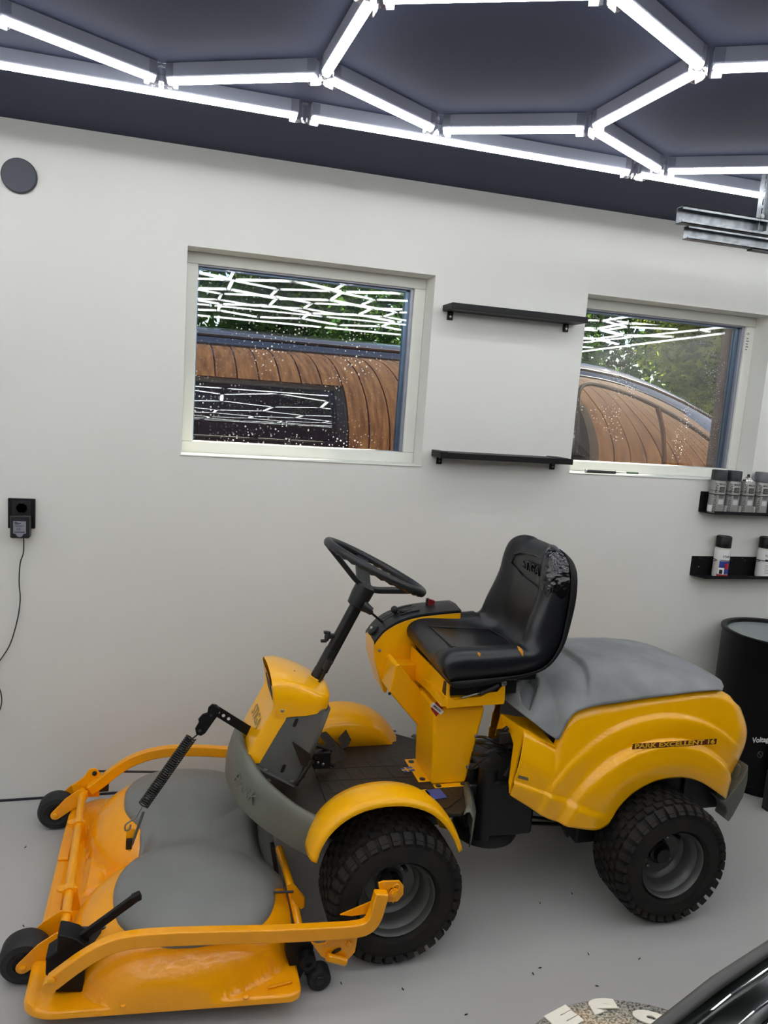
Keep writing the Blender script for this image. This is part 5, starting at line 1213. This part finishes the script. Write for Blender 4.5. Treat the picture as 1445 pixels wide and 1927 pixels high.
for k_, (ch, dg) in enumerate((('A', 172), ('O', 152), ('A', 133), ('E', 108), ('S', 84), ('O', 62), ('A', 36), ('D', 10), ('E', -24), ('A', 215), ('E', 240), ('O', 265), ('S', 290), ('A', 315))):
    a = radians(dg); rl_ = SR-.048 if ch != 'O' else SR-.070; c_ = Vector((ux+rl_*cos(a), uy+rl_*sin(a), zs+.005+(.003 if ch == 'O' else .0)))
    text(ch, .062 if ch != 'O' else .042, basis(c_, (sin(a), -cos(a), 0), (cos(a), sin(a), -.05)), cream, 'lettering', ST, ext=.0012, off=.0055, sx=1.9)

# ------------------------------------------------------------------ black car, lower right
e0, e1_ = at(1445, 1758, z=.98), at(1165, 1927, z=.98)
fwd = (e1_-e0).normalized(); side = Vector((fwd.y, -fwd.x, 0))        # side: away from the edge, under the camera
if side.y > 0: side = -side
CA = empty('car', (e0.x, e0.y, 0), 'glossy black car in the lower right corner, only its edge in view', 'car')
def cpt(s_, d_, z): return Vector((e0.x, e0.y, 0))-fwd*s_+side*d_+Vector((0, 0, z))
# stations along the car from nose (s=-.42) to tail; d: 0 at near flank edge line
sts = [(-.46, .10, .62, .80), (-.40, .04, .52, .90), (-.28, .01, .48, .955), (-.10, 0, .46, .978), (.2, 0, .45, .985), (.7, 0, .45, 1.0), (1.3, 0, .45, 1.02), (2.2, 0, .45, 1.02), (2.8, .02, .45, .98), (3.0, .06, .5, .9)]
Wc = 1.45; G = []
for s_, ins, z0, zt4 in sts:
    row = []
    prof4 = [(.03, .22), (.01, .35), (-.015, .60), (-.018, .80), (-.012, zt4-.07), (-.002, zt4-.026), (.012, zt4-.012), (.030, zt4-.010), (.055, zt4-.012), (.062, zt4-.022), (.075, zt4-.022), (.082, zt4-.012), (.16, zt4-.005), (.40, zt4+.005), (Wc/2, zt4+.01)]
    for d4, z4 in prof4: row.append(cpt(s_, d4+ins, z4))
    for d4, z4 in reversed(prof4[:-1]): row.append(cpt(s_, Wc-d4-ins, z4))
    G.append(row)
G2 = [list(r) for r in zip(*[smooth_path([rw[j] for rw in G], 4) for j in range(len(G[0]))])]
cm = MB().grid(G2); cm.add(G2[0], [tuple(range(len(G2[0])))]); cm.add(G2[-1], [tuple(range(len(G2[-1])))])
cm.obj('car_body', CARP, CA, smooth=50)
MB().tube([cpt(s_, .006, zz-.010) for s_, zz in ((-.44, .80), (-.40, .90), (-.28, .955), (-.1, .978), (.2, .985), (.7, 1.0), (1.3, 1.02), (2.2, 1.02))], .0065, 16).obj('edge_moulding', CMO, CA)
for dd_, wd_ in ((.022, .0012), (.045, .001), (.060, .0012)): MB().bar([cpt(s_, dd_, zz-.008) for s_, zz in ((-.25, .957), (-.1, .975), (.2, .985), (.7, 1.0), (1.3, 1.02), (2.2, 1.02))], wd_, .003).obj('reflection_strip', CHR, CA, smooth=0)  # thin bright bars standing in for ceiling-light reflections in the paint
for s_ in (.12, 2.35):
    for d4 in (.12, Wc-.12):
        c_ = cpt(s_, d4, .31); MB().lathe([(.19, -.09), (.26, -.095), (.31, -.07), (.31, .07), (.26, .095), (.19, .09)], c_, side, 40, cap=False).obj('wheel', RUB, CA); MB().lathe([(.19, -.07), (.05, -.03), (0, -.03)], c_, side, 24, cap=False).lathe([(.19, .07), (.05, .03), (0, .03)], c_, side, 24, cap=False).obj('hubcap', CHR, CA)
MB().prism([cpt(.9, .25, 1.03), cpt(1.25, .32, 1.36), cpt(2.1, .32, 1.38), cpt(2.5, .25, 1.04)], side*(Wc-.55)).obj('cabin', mat('dark_glass', (.004, .005, .006, 1), .03, coat=1), CA, bevel=.05, seg=3)

# ------------------------------------------------------------------ outdoors: boards, van, trees
ground = struct(MB().lohi((-14, WT, -.20), (18, 22, -.05)), 'ground', SOIL, smooth=0)
BO = WT
bn_ = 0; x = X0-.15; random.seed(11)
while x < X1+.15:
    x2 = min(x+.118, X1+.15); segs = [(-.05, 3.0)]
    for (a, b, c, d) in WIN:
        if x2 > a-.002 and x < b+.002:
            segs = [(-.05, c-.01), (d+.01, 3.0)]
    for z0, z1 in segs:
        dy = .022+.003*random.random()
        xa, xb2 = x, x2
        for (a, b, c, d) in WIN:
            if len(segs) == 2 and x < a < x2 : xb2 = x2
        o = MB().lohi((xa+.004, BO, z0), (xb2-.004, BO+dy, z1)).obj('cladding_board', WOOD, wb, smooth=0)
    x = x2
struct(MB().lohi((X0-.4, WT-.2, 3.0), (X1+.4, WT+.06, 3.06)), 'trim_2', BLP, smooth=0)
# van: flank profile (distance y from the wall face, height z), curved in section, running along x
VY = .80
th = [(1.0, -2), (1.15, -1), (1.26, 1), (1.32, 4), (1.40, 9), (1.50, 14.5), (1.56, 18.5), (1.62, 22), (1.68, 27), (1.72, 33), (1.745, 42), (1.762, 55), (1.772, 70), (1.778, 80)]
def van_profile(n=46):
    pts = [(VY, 1.0)]; z = 1.0; y = VY; dl_ = .02
    # integrate the lean angle so that the surface passes y=VY at z=1.55
    P4 = [(0, 1.0)]; y = 0
    while z < 1.774 and len(P4) < 200:
        a = radians(interp(th, z)); dz = dl_*cos(a); dyy = dl_*sin(a); z += dz; y += dyy; P4.append((y, z))
        dl_ = .02 if z < 1.68 else .008
    yref = min(P4, key=lambda q: abs(q[1]-1.55))[0]
    return [(VY+q[0]-yref, q[1]) for q in P4]
vp = van_profile(); ytop = vp[-1][0]
lowp = [(VY+.10, .12), (VY+.0, .18), (VY-.045, .35), (VY-.055, .6), (VY-.045, .85)]
y10 = vp[0][0]; lowp = [(y10+.06, .14), (y10+.01, .2), (y10-.004, .4), (y10-.006, .6), (y10-.004, .85)]
roof = [(ytop+.10, 1.792), (ytop+.3, 1.81), (ytop+.6, 1.82)]
sec = lowp+vp+roof
Wv = 2*(ytop+.6-y10)
VA = empty('parked_van', (1.0, VY+.9, -.05), 'black glossy van parked outside close to the garage wall, seen through both windows', 'van')
stx = [(-2.6, 1.0), (-2.4, 1.0), (-1, 1), (0, 1), (1.0, 1), (1.9, 1), (2.1, 1.0), (2.3, .99), (2.5, .965), (2.7, .93), (2.9, .885), (3.1, .83), (3.3, .76), (3.5, .69), (3.9, .60), (4.4, .55), (4.7, .5)]
stx = [(x_, h_) for x_, h_ in stx]
G = []
Xs = smooth_path([Vector((a, b, 0)) for a, b in stx], 3)
for q in Xs:
    x_, h_ = q.x, q.y; row = []
    for y_, z_ in sec:
        zz = z_ if z_ <= 1.0 else 1.0+(z_-1.0)*(h_-.5)/.5 if h_ < 1 else z_
        zz = z_ if z_ < .95 else .95+(z_-.95)*max(.05, (h_*1.79-.95)/.84)
        row.append(Vector((x_, y_, zz)))
    row += [Vector((x_, 2*(ytop+.6)-p.y, p.z)) for p in reversed(row[:-1])]
    G.append(row)
vm = MB().grid(G, flip=True); vm.add(G[0], [tuple(range(len(G[0])))]); vm.add(G[-1], [tuple(range(len(G[-1])))])
vm.obj('van_body', VAN, VA, smooth=60)
def von(x_, z_, out=.004):
    best = min(range(len(sec)), key=lambda i: abs(sec[i][1]-z_) if sec[i][0] < ytop+.2 else 9)
    h_ = interp([(a, b) for a, b in stx], x_); kz = max(.05, (h_*1.79-.95)/.84); zs_ = .95+(z_-.95)/kz if z_ > .95 else z_
    ys_ = interp(sorted([(q[1], q[0]) for q in sec if q[0] < ytop+.15]), zs_); return Vector((x_, ys_-out, z_))
# door window surround and gutter on the flank
wn = [von(*q) for q in ((2.02, 1.30), (2.02, 1.45), (2.03, 1.60), (2.08, 1.665), (2.2, 1.66), (2.4, 1.615), (2.6, 1.545), (2.8, 1.45), (2.95, 1.36))]
MB().tube(smooth_path(wn, 3), .010, 6).obj('window_seal', BLK, VA)
wn2 = [von(*q) for q in ((2.52, 1.57), (2.54, 1.45), (2.55, 1.30), (2.56, 1.1))]; MB().tube(wn2, .012, 6).obj('window_post', mat('brown_post', srgb(60, 36, 28), .4), VA)
MB().tube([von(x_, interp([(-2.4, 1.748), (1.9, 1.748), (2.1, 1.742), (2.3, 1.722), (2.5, 1.68), (2.7, 1.62), (2.9, 1.545), (3.1, 1.45)], x_), .004) for x_ in [-2.4, -1, 0, 1, 1.5, 1.9, 2.1, 2.3, 2.5, 2.7, 2.9, 3.1]], .007, 6).obj('roof_gutter', mat('gutter', srgb(28, 30, 36), .3), VA)
MB().tube([von(1.155, z_, .000) for z_ in (1.0, 1.2, 1.4, 1.55, 1.65, 1.73)], .0025, 5).obj('door_gap', BLK, VA)
for x_ in (-1.9, 3.6):
    MB().lathe([(.2, -.1), (.3, -.11), (.34, -.08), (.34, .08), (.3, .11), (.2, .1)], (x_, y10+.12, .29), (0, 1, 0), 32, cap=False).obj('wheel', RUB, VA); MB().lathe([(.2, .06), (.05, .09), (0, .09)], (x_, y10+.12, .29), (0, -1, 0), 24, cap=False).obj('hubcap', RIM, VA)
    MB().lathe([(.2, -.1), (.3, -.11), (.34, -.08), (.34, .08), (.3, .11), (.2, .1)], (x_, y10+Wv-.12, .29), (0, 1, 0), 32, cap=False).obj('wheel', RUB, VA)
# trees: every crown is a cloud of single leaves round branches
def tree(x_, y_, h_, rx, leaves, m, lab_, seed):
    random.seed(seed); T_ = empty('leafy_tree', (x_, y_, -.05), lab_, 'tree', None)
    tb_ = MB().tube(smooth_path([(x_, y_, -.1), (x_+.1, y_+.05, h_*.35), (x_-.05, y_, h_*.7), (x_, y_, h_*.92)], 3), [.13, .12, .11, .10, .09, .08, .07, .05, .04, .02], 8)
    clumps = []
    for k_ in range(44):
        a = random.random()*2*pi; zc = h_*(.12+.86*random.random()); rc2 = rx*(.2+.95*random.random())*(1-.35*(zc/h_)**2)
        c_ = Vector((x_+rc2*cos(a), y_+rc2*sin(a)*.7, zc)); clumps.append(c_)
        if k_ < 16: tb_.tube([(x_, y_, max(.3, zc-.5)), ((x_+c_.x)/2, (y_+c_.y)/2, zc-.15), tuple(c_)], [.035, .02, .008], 5)
    tb_.obj('trunk', BARK, T_)
    lv = MB(); vs = []; fs = []
    for i in range(leaves):
        c_ = random.choice(clumps); r_ = .36*random.random()**.4
        th_ = random.random()*2*pi; ph_ = math.acos(2*random.random()-1); p = c_+Vector((sin(ph_)*cos(th_), sin(ph_)*sin(th_), cos(ph_)*.9))*r_*1.4
        if p.z < .1: p.z = .1+random.random()*.3
        s_ = .034+.034*random.random(); u_ = Vector((random.gauss(0, 1), random.gauss(0, 1), random.gauss(0, .6))).normalized(); w4 = u_.cross(Vector((random.gauss(0, 1), random.gauss(0, 1), random.gauss(0, 1)))).normalized()
        o = len(vs); vs += [p-u_*s_, p+w4*s_*.5, p+u_*s_, p-w4*s_*.5]; fs.append((o, o+1, o+2, o+3))
    lv.add(vs, fs); o_ = lv.obj('foliage', m, T_, smooth=0, recalc=False); tag(o_, kind='stuff')
    return T_
tree(1.0, 4.4, 4.6, .62, 14000, LEAF, 'dense dark green tree outside behind the van, seen through the left window', 1)
tree(-1.5, 4.6, 5.0, .62, 8000, LEAF, 'dark green tree outside at the far left of the left window view', 2)
tree(3.3, 4.5, 4.8, .62, 14000, LEAF, 'leafy green tree outside between the two windows, behind the van', 3)
tree(5.7, 4.5, 4.6, .62, 14000, LEAF2, 'light green sunlit tree outside seen through the right window', 4)
tree(7.9, 4.6, 4.8, .80, 10000, LEAF, 'green tree outside at the right edge of the right window view', 5)
tree(2.2, 7.6, 5.6, 1.0, 14000, LEAF, 'tall green tree further back beyond the van', 6)
tree(5.1, 7.6, 5.8, 1.0, 14000, LEAF, 'tall green tree further back behind the light green one', 9)
tree(8.0, 7.8, 5.6, 1.0, 12000, LEAF2, 'tall pale green tree further back on the right', 7)
tree(-.7, 7.6, 5.6, 1.0, 12000, LEAF, 'tall green tree further back on the left', 8)
tree(11.0, 8.0, 5.8, 1.0, 9000, LEAF, 'tall green tree furthest to the right beyond the pale one', 10)
hg = empty('tall_hedge', (3, 10.5, -.05), 'continuous tall dark green hedge closing the view far behind the trees', 'hedge'); random.seed(77)
vs = []; fs = []
for i in range(30000):
    p = Vector((-7+22*random.random(), 10.2+.9*random.random(), .05+5.6*random.random()**.85)); s_ = .09+.06*random.random()
    if p.z > 4.6+.6*noise.noise(Vector((p.x*.7, 0, 0))): continue
    u_ = Vector((random.gauss(0, 1), random.gauss(0, .5), random.gauss(0, 1))).normalized(); w4 = u_.cross(Vector((random.gauss(0, 1), random.gauss(0, 1), random.gauss(0, 1)))).normalized(); o = len(vs)
    vs += [p-u_*s_, p+w4*s_*.55, p+u_*s_, p-w4*s_*.55]; fs.append((o, o+1, o+2, o+3))
tag(MB().add(vs, fs).obj('foliage', LEAF, hg, smooth=0, recalc=False), kind='stuff')
hs = MB()
for i in range(23): hs.tube([(-7+i, 10.6, -.1), (-6.95+i, 10.6, 2), (-7+i, 10.65, 4)], [.05, .04, .02], 6)
tag(hs.obj('stems', BARK, hg), kind='stuff')
